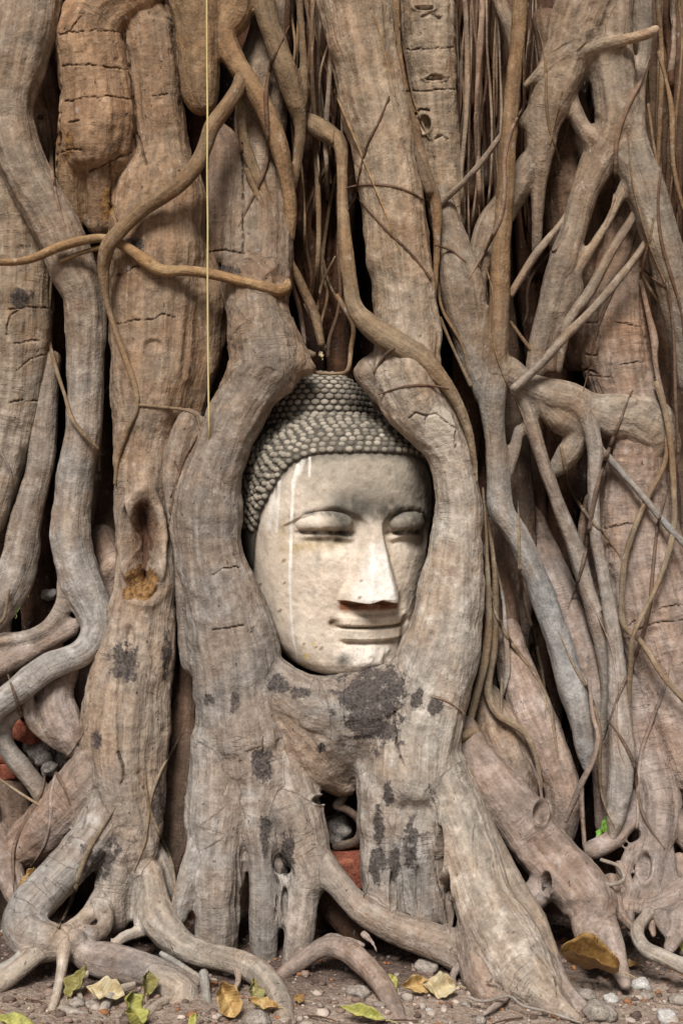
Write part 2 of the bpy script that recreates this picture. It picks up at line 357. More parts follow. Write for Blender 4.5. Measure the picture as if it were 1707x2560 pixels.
def fused(name, specs, parent, voxel=.0065, smooth=9, sub=True, col='g', wr=.35, rough=.6, label=None, flat=1.0, lump=.05, marks=True):
    """several tubes melted into one organic surface; a spec is 'points' or ('points', {options})"""
    tubes, cols, wrs, rgs = [], [], [], []
    for sp in specs:
        o = {}
        if isinstance(sp, tuple): sp, o = sp
        tubes.append(tube(sp, flat=o.get('flat', flat), lump=o.get('lump', lump)))
        jr = random.Random(len(tubes) * 31 + _tube_seed[0] * 7); jb = jr.uniform(.86, 1.16); jh = jr.uniform(-.05, .05); c_ = PAL[o.get('col', col)]; cols.append((c_[0] * jb * (1 + jh), c_[1] * jb, c_[2] * jb * (1 - jh))); wrs.append(o.get('wr', wr)); rgs.append(o.get('rough', rough))
    V, F, b = [], [], 0
    for t in tubes:
        V.append(t['V']); F += [[i + b for i in f] for f in t['F']]; b += len(t['V'])
    m0 = make_mesh('tmp', np.vstack(V), F, None); o = bpy.data.objects.new('tmp', m0); C.objects.link(o)
    md = o.modifiers.new('r', 'REMESH'); md.mode = 'VOXEL'; md.voxel_size = voxel; md.use_smooth_shade = True
    md = o.modifiers.new('s', 'SMOOTH'); md.factor = .5; md.iterations = smooth
    if sub: md = o.modifiers.new('u', 'SUBSURF'); md.levels = 1; md.render_levels = 1
    dg = bpy.context.evaluated_depsgraph_get(); m = bpy.data.meshes.new_from_object(o.evaluated_get(dg))
    bpy.data.objects.remove(o); bpy.data.meshes.remove(m0)
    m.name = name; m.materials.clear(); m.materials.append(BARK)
    m.polygons.foreach_set('use_smooth', [True] * len(m.polygons))
    paint(m, tubes, cols, wrs, rgs, marks)
    ob = link(name, m, parent)
    if label: ob['label'] = label
    return ob
def strand(name, spec, parent, col='o', wr=.2, rough=.25, label=None, step=.008, sides=10, lump=.05):
    t = tube(spec, step=step, sides=sides, lump=lump)
    m = make_mesh(name, t['V'], t['F'], BARK); paint(m, [t], [PAL[col]], [wr], [rough], marks=False, disp=.8)
    ob = link(name, m, parent)
    if label: ob['label'] = label
    return ob

exec_parts = True
# ------------------------------------------------------------------ the fig tree
fig = empty('fig_tree', (0, .3, 0))
tag(fig, 'huge old fig tree whose tangled grey roots wrap a stone head', 'tree')
fig.location = (0, 0, 0)
def root(specs, **k): return fused('root', specs, fig, **k)
def trunk(specs, **k): return fused('trunk', specs, fig, **k)
def vroot(spec, **k): return strand('aerial_root', spec, fig, **k)
def hair(spec, **k): return strand('rootlet', spec, fig, **k)

# deep trunk columns behind everything (they go on past the frame)
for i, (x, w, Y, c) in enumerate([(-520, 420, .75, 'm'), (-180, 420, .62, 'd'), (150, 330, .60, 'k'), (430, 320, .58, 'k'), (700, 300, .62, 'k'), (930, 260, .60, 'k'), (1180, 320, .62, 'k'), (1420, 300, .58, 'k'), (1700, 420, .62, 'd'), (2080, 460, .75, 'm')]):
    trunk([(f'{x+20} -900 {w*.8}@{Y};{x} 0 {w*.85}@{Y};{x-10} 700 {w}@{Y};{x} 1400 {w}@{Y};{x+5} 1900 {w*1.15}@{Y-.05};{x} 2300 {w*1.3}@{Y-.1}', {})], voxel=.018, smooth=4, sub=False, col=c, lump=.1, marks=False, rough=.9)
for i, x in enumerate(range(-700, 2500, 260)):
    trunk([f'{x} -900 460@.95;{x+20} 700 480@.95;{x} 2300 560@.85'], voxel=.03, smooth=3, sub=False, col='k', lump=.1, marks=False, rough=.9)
# mid-depth roots that fill the crevices
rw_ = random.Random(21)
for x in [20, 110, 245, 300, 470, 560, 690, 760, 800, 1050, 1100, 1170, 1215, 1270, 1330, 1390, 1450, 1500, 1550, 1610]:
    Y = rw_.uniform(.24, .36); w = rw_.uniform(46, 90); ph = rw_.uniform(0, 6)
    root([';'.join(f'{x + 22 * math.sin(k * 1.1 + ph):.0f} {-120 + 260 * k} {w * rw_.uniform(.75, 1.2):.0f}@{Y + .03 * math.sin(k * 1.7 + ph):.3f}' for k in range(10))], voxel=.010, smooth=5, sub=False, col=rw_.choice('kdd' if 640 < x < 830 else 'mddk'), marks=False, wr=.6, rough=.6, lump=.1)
# side masses beyond the frame edges
trunk(['-150 -700 300@.25;-190 100 300@.25;-200 700 280@.2;-180 1300 260@.15;-220 1900 300@.05;-260 2250 340@-.1'], voxel=.014, sub=False, col='p', lump=.1, marks=False)
trunk(['1760 -700 300@.25;1730 100 240@.3;1740 700 260@.25;1760 1300 280@.2;1790 1900 320@.1;1830 2200 360@0'], voxel=.014, sub=False, col='p', lump=.1, marks=False)

# ---- the big frame around the head: left root, right root and the bridge under the chin
FRAME = root([('640 -40 90@.24;610 150 110@.2;592 350 120@.17;592 500 150@.13;590 620 168@.09;590 710 145@.05;602 775 158@.03;612 835 170@.02;570 905 135@.01;525 985 125@.0;497 1070 125;478 1150 150;478 1240 152;492 1320 152;516 1410 184;537 1500 200;548 1600 204;562 1700 225@.02', {'col': 'g'}),
      ('600 770 170@.04;650 815 120@.03;690 838 74@.02;712 846 34@.01', {'col': 'g'}), ('590 850 160@.03;640 860 80@.04', {'col': 't'}),
      ('600 660 165@.07;640 700 40@.07', {'col': 'p'}),
      ('438 960 60@.03;415 1010 62@.02;402 1090 60@.02;410 1180 60@.02;430 1290 60@.02;440 1400 70@.03;455 1520 80@.02', {'col': 'g'}),
      ('565 1680 215@.02;575 1780 225@.03;580 1860 200@.04;590 1950 160@.04', {'wr': .5}),
      ('500 1700 120@-.01;498 1800 130@-.025;495 1880 138@-.045;494 1950 128@-.06', {'wr': .5}), ('600 1740 150@-.01;606 1860 130@-.035;606 1940 90@-.055', {'wr': .5}), ('650 1760 110@-.01;685 1860 120@-.035;706 1940 112@-.055', {'wr': .4}), ('640 1900 60@-.03;645 2000 40@-.04;650 2090 30@-.04', {'col': 'm'}),
      ('515 1840 150@-.03;505 1920 140@-.05;498 2010 128@-.07;496 2100 112@-.08;497 2185 108@-.08', {'wr': .9}),
      ('462 1930 60@-.08;440 1990 50@-.1;420 2060 46@-.11;408 2110 46@-.12', {'wr': .4}),
      ('590 1880 90@-.06;600 1970 62@-.08;605 2080 66@-.09;607 2190 60@-.09;612 2225 45@-.09', {'wr': .9}),
      ('655 1850 120@-.05;690 1930 110@-.06;715 1990 100@-.08;700 2060 72@-.1;690 2130 72@-.12;678 2190 64@-.13;662 2225 40@-.14', {'wr': .5}),
      ('730 1975 75@-.08;780 2035 66@-.12;820 2080 66@-.14;870 2115 72@-.16;930 2140 84@-.17;1000 2165 88@-.18;1070 2195 95@-.2;1130 2235 110@-.24', {'wr': .3}),
      ('652 2010 22@-.09;645 2070 18@-.1;652 2125 20@-.1;668 2110 16@-.1;664 2060 16@-.1;656 2015 16@-.1', {}),
      # right root
      ('805 -40 175@.06;832 100 158@.05;855 220 150@.04;880 330 148@.03;895 430 146@.03;908 520 150@.03;918 610 146@.03;928 700 148@.03;935 780 155@.02;930 850 175@.01;950 910 170@.0;990 975 140@-.01;1030 1035 110@-.01;1047 1110 104@-.01;1055 1200 112@-.01;1045 1300 136@-.01;1033 1400 160@-.01;1010 1500 188@-.01;985 1580 210@-.01;960 1680 220@-.02;950 1790 225@-.04', {'col': 'l', 'rough': .45, 'wr': .15}),
      ('852 850 90@.02;880 900 70@.02', {'col': 'g'}),
      # bridge
      ('625 1560 110@.0;680 1606 130@-.01;750 1630 150@-.02;830 1625 165@-.02;910 1600 170@-.02;980 1560 150@-.02', {'rough': .55, 'wr': .1}),
      ('670 1640 130@.0;720 1700 150@.01;765 1760 130@.02;790 1795 90@.03', {'rough': 1.1, 'col': 't'}), ('780 1660 190@-.005;800 1720 150@.01;810 1770 90@.02', {'rough': 1.2}),
      ('860 1680 130@-.02;850 1760 90@-.02', {'rough': 1.1}),
      # right feet
      ('900 1780 150@-.04;890 1870 130@-.05;885 1960 118@-.06;885 2050 105@-.07;890 2110 90@-.07', {'wr': .6}),
      ('960 1800 130@-.05;955 1920 130@-.06;965 2020 110@-.07;975 2100 90@-.08', {'wr': .6}),
      ('1000 1880 50@-.08;1010 1990 36@-.1;1025 2090 30@-.11;1030 2140 24@-.11', {}),
      ('1000 1760 150@-.05;1045 1880 138@-.08;1082 1980 142@-.12;1110 2070 140@-.17;1150 2150 160@-.24;1190 2210 160@-.3;1220 2260 130@-.37;1270 2310 70@-.43;1320 2345 40@-.5', {'wr': .35, 'col': 'l'}),
      ('1110 2130 120@-.2;1110 2210 110@-.26;1120 2270 90@-.33;1160 2300 60@-.38', {'col': 'p'}),
      ('1270 2210 40@-.3;1290 2265 46@-.37;1330 2310 40@-.43;1365 2340 26@-.48', {'col': 'p'})],
     voxel=.0065, smooth=10, col='g', label='pair of thick pale roots fused under the chin of the stone head')
# crossing root on the right-hand frame
root([('690 278 44@.16;722 288 46@.13;755 308 44@.1;783 335 34@.07;786 400 26@.04;787 470 28@.01;793 560 34@-.03;803 640 38@-.05;815 705 42@-.055;850 748 52@-.06;910 788 62@-.062;965 822 56@-.065;1015 872 40@-.068;1052 930 28@-.06;1075 990 22@-.055;1088 1050 16@-.05;1094 1110 10@-.04', {})],
     col='o', voxel=.005, smooth=5, wr=.1, rough=.1)

# ---- left trunk with the rotten hollow
LEFT = trunk([('270 -60 220@.17;280 30 190@.16;335 70 150@.14;355 150 135@.13;360 250 128@.13;372 340 140@.13;375 430 200@.13;370 520 225@.13;370 620 220@.13;366 720 218@.13;362 820 212@.12;350 920 190@.1;332 1020 145@.09;326 1120 130@.08;333 1230 135@.07;338 1340 140@.06;325 1450 165@.05;305 1550 195@.04;292 1650 205@.02;290 1760 195@.0;300 1860 165@-.02;308 1940 130@-.04', {'col': 't', 'rough': .9}),
       ('440 600 120@.14;462 700 120@.13;465 800 100@.13;445 890 90@.12;425 980 80@.11', {'col': 't'}),
       ('300 1900 130@-.04;272 1990 95@-.06;258 2060 80@-.08;262 2115 70@-.08', {'wr': 1.}),
       ('330 1950 70@-.05;322 2030 40@-.07;312 2110 26@-.08', {'wr': .5}),
       ('245 1760 150@.0;185 1830 140@.01;125 1890 130@.03;55 1940 110@.06', {'col': 'p'}),
       ('265 1800 120@-.02;240 1880 110@-.05;180 1965 100@-.1;105 2045 100@-.15;55 2105 100@-.19;70 2150 100@-.22;140 2165 82@-.24;180 2150 40@-.24', {'wr': .3, 'rough': .8}),
       ('240 2060 60@-.09;200 2105 46@-.14;160 2140 46@-.2;95 2185 44@-.26;30 2235 46@-.3;-40 2285 46@-.33', {'col': 'l'}),
       ('150 2140 40@-.24;146 2200 34@-.29;134 2270 29@-.36;116 2330 30@-.43;90 2375 30@-.47', {'col': 'l'}),
       ('225 2080 46@-.12;245 2110 40@-.15;232 2140 40@-.18;195 2150 50@-.2', {}),
       ('175 2165 56@-.23;200 2195 70@-.24;265 2210 80@-.25;330 2228 76@-.26;395 2246 60@-.27;450 2262 40@-.28', {'col': 'p'}),
       ('352 2000 46@-.08;358 2060 60@-.1;368 2115 84@-.13;415 2168 66@-.17;470 2192 58@-.2;530 2206 58@-.23;585 2228 62@-.27;625 2268 62@-.33;648 2315 58@-.41;658 2390 56@-.55', {'col': 'l', 'wr': .15}),
       ('345 2040 30@-.1;325 2080 26@-.11;318 2120 30@-.12', {'col': 'l'}),
       ('355 1940 34@-.03;375 1985 44@-.04;392 2035 42@-.05;402 2075 20@-.06', {}),
       ('355 2240 60@-.28;395 2268 84@-.31;425 2295 80@-.34;400 2335 60@-.38', {'col': 'l'}),
       ('330 2140 26@-.13;290 2150 30@-.16;262 2170 26@-.18', {'col': 'l'})],
      voxel=.0065, smooth=9, col='g', wr=.35, lump=.06, label='leaning left trunk with a rotten orange hollow at mid height')
# arch stump with cracked bark
ARCH = root([('300 -20 190@.12;235 30 150@.1;205 85 150@.09;215 150 150@.085;225 230 155@.085;228 300 170@.085;225 350 160@.09', {}),
      ('165 330 70@.1;160 420 62@.11;165 490 58@.12;175 515 46@.13', {'col': 'o'}),
      ('235 350 100@.09;232 430 78@.1;235 520 74@.12', {}), ('300 360 70@.1;298 430 66@.12;310 520 70@.14', {})],
     col='t', wr=.8, rough=1.0, smooth=6, lump=.06, label='cracked stump-like root with bark split into blocks')
root([('450 -60 150@.1;455 60 105@.08;458 150 92@.08;462 215 84@.08;466 240 70@.08', {'col': 'o'}),
      ('530 -60 120@.1;540 30 80@.09;515 80 60@.08;540 140 50@.07;575 195 50@.06;610 255 48@.06;640 335 42@.07;660 420 34@.08;668 480 32@.09;664 550 26@.1', {'col': 'o'}),
      ('600 -60 60@.1;612 30 50@.09;635 100 50@.08;658 170 52@.08;678 235 46@.09;690 285 30@.1;685 360 24@.1;672 430 24@.1', {'col': 'o'}),
      ('682 -60 20@.12;692 60 20@.11;697 150 22@.1;692 240 30@.09', {'col': 'o'})], col='o', wr=.1, rough=.15, voxel=.0055, smooth=7)
root(['492 300 60@.12;515 340 82@.12;516 450 82@.115;516 540 80@.115;516 585 70@.12'], col='p', wr=.15, rough=.4, flat=.5)
root(['552 225 24@.08;558 310 24@.07;580 380 28@.07;610 450 28@.08;640 510 25@.09;650 565 16@.1'], col='o', wr=.1, rough=.1, voxel=.005, smooth=4)
hair('566 390 12@.06;600 468 14@.06;637 545 14@.07;662 595 18@.09;692 655 22@.12;722 722 24@.13;738 790 18@.12', col='o')

# ---- far left
root([('60 -60 150@.06;62 40 145@.05;40 150 130@.05;22 240 115@.05;35 330 112@.05;78 430 115@.05;130 530 108@.05;166 620 106@.06;195 700 96@.07;198 850 86@.08;190 1000 86@.08;170 1130 92@.08;164 1230 98@.07;183 1320 100@.06;214 1395 88@.04;222 1450 72@.02;190 1500 64@.0;105 1535 66@-.03;42 1585 64@-.05;-20 1632 60@-.06', {'col': 'g'}),
      ('160 1340 60@.06;150 1385 46@.06;120 1432 40@.05;70 1460 33@.04;0 1471 36@.04;-40 1470 36@.04', {}),
      ('170 1440 45@.06;90 1482 55@.06;20 1518 62@.05;-40 1550 60@.05', {'col': 'p'})],
     voxel=.0065, smooth=8, wr=.15, rough=.3, label='smooth grey root winding down the left edge')
FARL = trunk([('20 330 150@.17;40 450 160@.15;45 600 150@.14;45 750 150@.13;40 880 140@.13;20 1000 120@.12;0 1100 100@.11;-30 1200 90@.1', {'col': 'l', 'wr': .9}),
       ('70 100 90@.26;95 250 110@.26;100 380 110@.27;120 520 80@.28', {'col': 'p', 'rough': .3, 'wr': .1})], rough=.9, smooth=6)
root([('118 820 45@.13;105 940 60@.12;98 1040 65@.11;85 1110 68@.1;65 1190 76@.09;45 1290 86@.08;14 1365 90@.06;-40 1440 80@.04', {})], col='g', wr=.5, rough=.3)
root([('62 1590 34@-.02;72 1655 28@-.01;118 1702 25@.0;178 1738 18@.01', {}), ('160 1530 60@.04;128 1600 84@.02;148 1665 86@.01;178 1715 60@.01;205 1740 40@.02', {'col': 'p', 'rough': .8})], col='g', voxel=.0055)
root([('55 1622 34@.0;15 1660 40@.0;14 1712 42@.0;55 1768 46@.01;90 1812 46@.02;120 1860 60@.03', {})], col='g', rough=.5)
root([('-60 1880 80@.1;10 1975 70@.02;40 2050 60@-.03;60 2090 50@-.06', {}), ('-30 1760 60@.12;30 1830 70@.1;40 1900 60@.08', {'col': 'm'}), ('60 1920 70@.09;110 1980 60@.06;130 2040 40@.02', {'col': 'm'})], col='p', rough=.6)
root(['432 1520 40@.14;425 1640 60@.13;415 1760 66@.12;405 1860 70@.11;400 1950 66@.1;392 2010 40@.08'], col='m', rough=.5)
root([('230 1230 70@.2;258 1320 60@.15;250 1400 50@.14', {}), ('280 1280 40@.12;255 1310 60@.13;240 1370 40@.15', {'col': 'p'})], col='m')

# ---- central gap and upper right background
TBACK = trunk(['985 -60 130@.17;985 100 122@.16;1000 250 106@.16;1018 400 92@.17;1030 520 80@.18;1040 600 60@.2'], col='l', wr=.8, rough=.9, label='pale straight trunk with short black bark splits behind the tall root')
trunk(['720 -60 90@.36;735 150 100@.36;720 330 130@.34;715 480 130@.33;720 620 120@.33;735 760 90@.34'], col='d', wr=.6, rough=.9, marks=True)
trunk([('1075 -60 70@.3;1080 120 66@.3;1070 300 76@.28;1065 450 60@.28', {}), ('1140 -60 60@.3;1120 100 56@.3;1105 260 60@.3;1120 420 60@.28', {})], col='m', rough=.6)
root([('905 -60 22@.03;912 90 20@.03;925 190 22@.03;950 290 22@.03;980 400 24@.03;1000 475 30@.04;1003 560 18@.04;996 690 14@.04', {'col': 'o'}), ('935 290 14@.0;960 370 20@.01;985 440 24@.02', {'col': 'g'})], voxel=.0045, smooth=3, wr=.1, rough=.1)

# ---- pole-like root that becomes the leaning root lower right
root([('1196 -60 36@.0;1190 60 36@.0;1178 200 38@.0;1166 330 40@.0;1158 450 43@.0;1150 580 44@.01;1146 690 48@.02;1143 790 54@.03;1140 850 58@.04', {'col': 'o'}),
      ('1144 700 46@.03;1140 800 58@.04;1136 870 66@.05;1130 930 60@.05;1137 1010 48@.05;1143 1100 54@.04;1152 1175 58@.03;1192 1240 56@.02;1231 1330 58@.01;1268 1430 62@.0;1302 1540 66@-.01;1330 1640 62@-.02;1344 1720 46@-.02;1350 1765 26@-.02', {'col': 'b'}),
      ('1015 440 44@.12;1035 550 76@.1;1060 650 98@.08;1077 750 94@.08;1090 840 64@.07;1112 915 40@.06', {'col': 'b'}), ('1060 760 50@.07;1095 850 40@.06;1125 920 40@.05', {'col': 'b'}),
      ('1160 850 70@.05;1215 886 58@.05;1265 905 72@.05;1310 915 72@.05;1352 942 84@.06;1400 955 110@.075;1450 965 140@.09;1490 1000 140@.11;1500 1060 120@.14', {'col': 'l'}),
      ('1118 720 30@.06;1112 800 40@.06;1110 880 44@.07', {'col': 'b'}),
      ('1192 985 26@.06;1180 1035 30@.06;1162 1090 32@.05', {'col': 'b'}),
      ('1190 890 38@.05;1212 950 36@.05;1235 1025 35@.05;1262 1105 33@.05;1292 1185 36@.06;1320 1260 40@.06;1342 1335 42@.06;1370 1425 44@.06;1390 1510 46@.06;1396 1600 44@.07;1380 1680 34@.08', {'col': 'g'}),
      ('1325 925 46@.04;1352 975 40@.03;1366 1040 38@.02;1362 1120 30@.02;1366 1220 31@.02;1386 1330 33@.02;1405 1430 36@.01;1416 1520 42@.0;1421 1620 52@-.02;1427 1720 62@-.04;1424 1800 60@-.06;1416 1870 46@-.07;1406 1925 26@-.07', {'col': 'g'}),
      ('1372 1030 24@.02;1400 1055 20@.03;1435 1095 19@.02;1485 1152 19@.0;1535 1212 20@-.01;1600 1280 20@-.02', {'col': 'b'}),
      ('1240 915 60@.06;1290 955 80@.07;1326 992 60@.07;1300 1050 54@.08;1262 1092 30@.1', {'col': 'l'}),
      ('1330 1250 20@.1;1340 1190 22@.1;1352 1140 20@.08', {'col': 'm'})],
     voxel=.0055, smooth=7, col='g', wr=.1, rough=.2, label='pole-straight root that forks into long leaning roots at the right')

# ---- lattice of roots, top right
LATT = root([('1385 -60 150@.06;1340 40 150@.06;1305 125 120@.06;1276 200 108@.06;1246 285 78@.06;1240 350 64@.06;1236 420 38@.07;1233 500 29@.08;1232 580 24@.1', {}),
      ('1222 370 64@.07;1180 440 66@.09;1130 520 72@.1;1104 600 62@.1;1096 680 26@.1', {'col': 'b'}),
      ('1400 -20 110@.06;1396 110 110@.06;1408 210 104@.06;1416 300 110@.06;1375 370 78@.05;1338 450 62@.04;1312 540 62@.04;1287 620 66@.04;1262 700 58@.05;1242 775 52@.06;1230 850 46@.06', {'col': 'b'}),
      ('1285 190 60@.06;1312 240 44@.055;1342 300 46@.05;1385 345 70@.05', {}), ('1340 90 130@.06;1365 150 70@.06', {}), ('1250 40 60@.1;1262 130 56@.09', {'col': 'm'}),
      ('1475 -60 38@.06;1480 60 36@.06;1478 130 30@.06;1465 190 34@.06;1455 245 48@.05;1450 310 64@.04;1462 380 82@.04;1482 440 90@.03;1503 505 86@.03;1528 580 82@.03;1545 660 76@.04;1560 760 62@.06;1580 880 52@.08', {'col': 'b'}),
      ('1410 320 70@.05;1445 370 70@.04;1470 410 80@.04', {'col': 'b'}), ('1428 170 40@.06;1450 230 40@.06', {}),
      ('1203 198 16@.03;1248 157 28@.02;1308 112 36@.01;1360 48 42@.02;1410 -30 46@.04', {'col': 'l'}),
      ('1200 285 30@.06;1235 235 30@.05;1270 190 30@.05', {'col': 'l'}),
      ('1320 125 42@.02;1385 102 30@.0;1440 90 27@-.02;1485 78 26@-.04;1507 66 22@-.05', {'col': 'l'}),
      ('1452 390 34@.05;1425 445 28@.045;1398 505 22@.04;1345 590 26@.03;1318 640 30@.03;1298 700 28@.03;1276 745 22@.05', {'col': 'l'}),
      ('1290 620 50@.04;1320 660 44@.04;1300 720 40@.05;1270 790 30@.06;1268 850 26@.06', {'col': 'm'})],
     voxel=.0055, smooth=9, col='g', wr=.12, rough=.25, lump=.07, label='smooth net of grey roots grown together with lens-shaped holes, top right')
vroot('1478 440 20@.06;1451 500 19@.04;1398 585 23@.02;1352 672 25@.02;1307 735 23@.03;1292 790 22@.05;1282 850 16@.06', col='g')
vroot('1500 520 15@.04;1476 565 15@.03;1440 616 18@.01;1368 702 20@-.01;1298 772 22@-.02;1245 832 22@-.01;1180 893 22@.01', col='g')
vroot('1318 460 14@.07;1288 512 14@.04;1229 585 18@.03;1172 676 18@.03', col='g')
vroot('1160 298 13@.02;1092 388 14@.04;1010 470 15@.08', col='g')
vroot('1205 0 0.1@.1;1160 20 40@.14;1150 -40 46@.14;1140 -80 46@.14' if False else '1130 -60 40@.14;1150 10 34@.12;1172 70 30@.1;1178 130 18@.1', col='g')
trunk([('1290 150 70@.24;1300 300 120@.22;1310 430 130@.2;1320 560 130@.2;1330 700 110@.2;1320 820 90@.2', {}), ('1390 250 60@.24;1400 400 80@.23;1400 520 80@.22', {})], col='m', wr=.9, rough=1.1, smooth=5, lump=.09)
# big trunk far right
BIGR = trunk([('1450 380 60@.2;1435 480 90@.19;1425 600 130@.18;1412 700 160@.17;1412 800 165@.16;1440 920 150@.13;1456 1010 150@.12;1452 1110 165@.13;1458 1250 200@.13;1490 1400 215@.12;1522 1520 215@.11;1552 1640 200@.08;1590 1760 180@.05', {'wr': 1.0}),
       ('1370 1180 70@.18;1380 1300 80@.18;1400 1420 80@.18;1430 1540 70@.16', {'col': 'm', 'wr': .6})], col='p', rough=.8, smooth=6, label='broad wrinkled trunk at the right edge')
vroot('1531 1000 11@.03;1526 1063 12@.02;1491 1133 12@.01;1460 1203 13@.0;1435 1284 14@.0;1428 1361 14@-.01;1431 1432 14@-.01;1474 1478 14@-.03;1526 1558 14@-.06;1590 1630 13@-.08', col='o')
vroot('1506 880 12@.05;1530 960 14@.02;1542 1050 14@.01;1546 1130 14@.0;1545 1221 14@-.01;1516 1326 12@-.03;1474 1414 12@-.05;1452 1467 12@-.06;1447 1537 12@-.05;1442 1625 10@-.03', col='o')
vroot('1470 640 11@.09;1488 720 13@.08;1502 780 18@.06;1505 840 12@.06;1528 960 14@.05;1535 1080 12@.05', col='p')
# right lower masses
root([('1068 1660 50@.02;1088 1730 80@.0;1132 1795 106@-.02;1198 1878 126@-.05;1256 1958 136@-.08;1320 2032 134@-.13;1356 2092 118@-.18;1345 2140 62@-.22;1365 2205 50@-.27', {}),
      ('1385 2110 62@-.2;1405 2170 58@-.25;1422 2225 48@-.31;1437 2265 30@-.36', {}),
      ('1225 2060 70@-.14;1250 2030 60@-.12', {}), ('1400 2020 40@-.12;1420 2090 30@-.16;1450 2130 26@-.2', {})],
     voxel=.0065, smooth=8, col='p', wr=.7, rough=.55, label='broad root sloping down to the lower right with two knot holes')
root(['1062 1770 46@-.05;1096 1870 58@-.075;1136 1965 64@-.105;1178 2045 70@-.145;1220 2115 70@-.185;1252 2165 50@-.225;1278 2205 30@-.26'], col='t', wr=.3, rough=.3)
root([('1110 1600 80@.12;1140 1690 120@.1;1172 1780 120@.08;1195 1870 90@.06', {'col': 't'}), ('1190 1720 34@.06;1205 1790 38@.05;1212 1860 36@.04', {})], col='p', rough=.5)
root(['1120 1250 30@.3;1142 1360 46@.24;1165 1470 70@.17;1190 1560 90@.14;1228 1650 104@.1;1262 1730 94@.07;1290 1810 84@.06;1293 1880 74@.06;1278 1960 50@.06'], col='p', rough=.5, wr=.4)
root(['1210 1130 40@.32;1240 1240 60@.27;1272 1330 80@.2;1300 1420 100@.16;1335 1530 105@.13;1365 1640 90@.11;1385 1740 70@.1;1390 1830 60@.1;1385 1900 40@.1'], col='p', rough=.5, wr=.3)
trunk(['1135 1200 46@.2;1148 1330 60@.2;1160 1460 70@.2;1150 1560 50@.2;1140 1650 40@.2'], col='m', rough=.4)
root([('1108 1120 8@.05;1114 1200 10@.04;1118 1290 13@.03;1122 1420 18@.03;1112 1520 22@.03;1092 1600 22@.02;1076 1670 20@.02;1068 1735 14@.0', {'col': 'o'}), ('1112 1150 8@.08;1130 1260 12@.07;1137 1350 16@.06;1132 1480 24@.06;1120 1580 22@.05;1142 1640 20@.03;1200 1680 17@.02;1228 1735 14@.02;1243 1810 11@.02', {'col': 'o'}),
      ('1140 1300 8@.16;1155 1380 11@.12;1160 1450 14@.1;1165 1540 18@.1;1150 1600 14@.1', {'col': 'g'}), ('1060 1690 30@-.02;1090 1680 26@.0;1085 1720 20@.0', {'col': 'o'})], voxel=.0042, smooth=3, wr=.1, rough=.1)
hair('1352 1560 9@-.05;1360 1640 10@-.07;1372 1690 12@-.08;1361 1745 14@-.08;1333 1803 15@-.06;1298 1885 12@-.02', col='p')
hair('1334 1800 11@-.06;1336 1860 11@-.05;1342 1945 10@-.04', col='p')
hair('1215 1745 8@.0;1238 1800 8@.0;1245 1850 7@.0', col='p')
root([('1452 1560 56@.06;1472 1670 78@.04;1498 1780 88@.0;1515 1850 94@-.03;1505 1930 76@-.06;1492 2000 60@-.09;1478 2070 46@-.12', {'wr': .6, 'rough': .6}),
      ('1490 1800 60@-.01;1467 1840 46@-.02;1438 1893 44@-.04;1403 1930 47@-.06;1355 1953 46@-.07', {}),
      ('1520 1850 70@-.03;1560 1900 60@-.04;1610 1960 60@-.05', {}), ('1500 1950 36@-.06;1465 1945 34@-.07;1440 1975 34@-.08;1420 2050 34@-.1', {}),
      ('1520 1930 44@-.06;1532 2000 42@-.09;1530 2060 44@-.12', {}),
      ('1440 2050 34@-.11;1428 2078 36@-.13;1475 2085 36@-.15;1525 2074 46@-.16;1600 2030 60@-.12', {}),
      ('1510 2080 40@-.16;1520 2120 36@-.18;1525 2142 22@-.19', {}), ('1560 2080 50@-.15;1555 2140 44@-.19;1535 2180 30@-.22', {}),
      ('1486 2100 26@-.18;1462 2135 33@-.23;1478 2175 36@-.28;1525 2200 39@-.32;1600 2232 42@-.35', {'col': 'l'}),
      ('1525 1760 20@.0;1535 1730 18@.0;1520 1800 16@-.01', {})],
     voxel=.006, smooth=7, col='p', wr=.25, rough=.4, label='knotted tangle of roots in the lower right corner')
root([('645 2240 36@-.22;690 2208 42@-.22;742 2175 48@-.21;792 2182 52@-.23;832 2212 54@-.28;876 2260 50@-.35;908 2318 44@-.43;922 2350 34@-.48', {}), ('742 2175 46@-.2;755 2155 26@-.18;775 2150 18@-.17', {}),
      ('690 2190 40@-.16;680 2215 36@-.19', {}), ('835 2145 22@-.2;855 2165 14@-.21;865 2185 9@-.22', {}), ('762 2152 18@-.18;800 2160 18@-.18;836 2172 16@-.19', {})],
     col='p', voxel=.0055, smooth=6, wr=.2, rough=.3)
root(['468 2235 26@-.3;476 2300 25@-.37;492 2365 25@-.46'], col='l', voxel=.0055, smooth=4)
root([('308 2262 22@-.34;266 2278 25@-.37;242 2312 27@-.42;228 2360 26@-.47', {}), ('140 2318 26@-.43;190 2335 30@-.45;240 2352 34@-.47', {}), ('330 2345 30@-.46;360 2310 26@-.42;380 2300 26@-.4', {})], col='l', voxel=.0055, smooth=4)
root(['370 2190 16@-.22;410 2215 20@-.25;460 2245 18@-.27;500 2252 10@-.28'], col='l', voxel=.005, smooth=3)
# behind lower middle gap: curling rootlet
root([('780 1800 30@.04;790 1830 22@.03;770 1850 20@.04;800 1862 20@.04;828 1890 22@.05;820 1930 24@.06;770 1945 24@.08', {})], col='m', voxel=.005, smooth=4)
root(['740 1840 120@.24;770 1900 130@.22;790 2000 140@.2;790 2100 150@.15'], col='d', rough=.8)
root(['760 2050 90@.02;790 2090 90@.0;830 2150 80@-.04'], col='d', rough=.8, wr=.5)

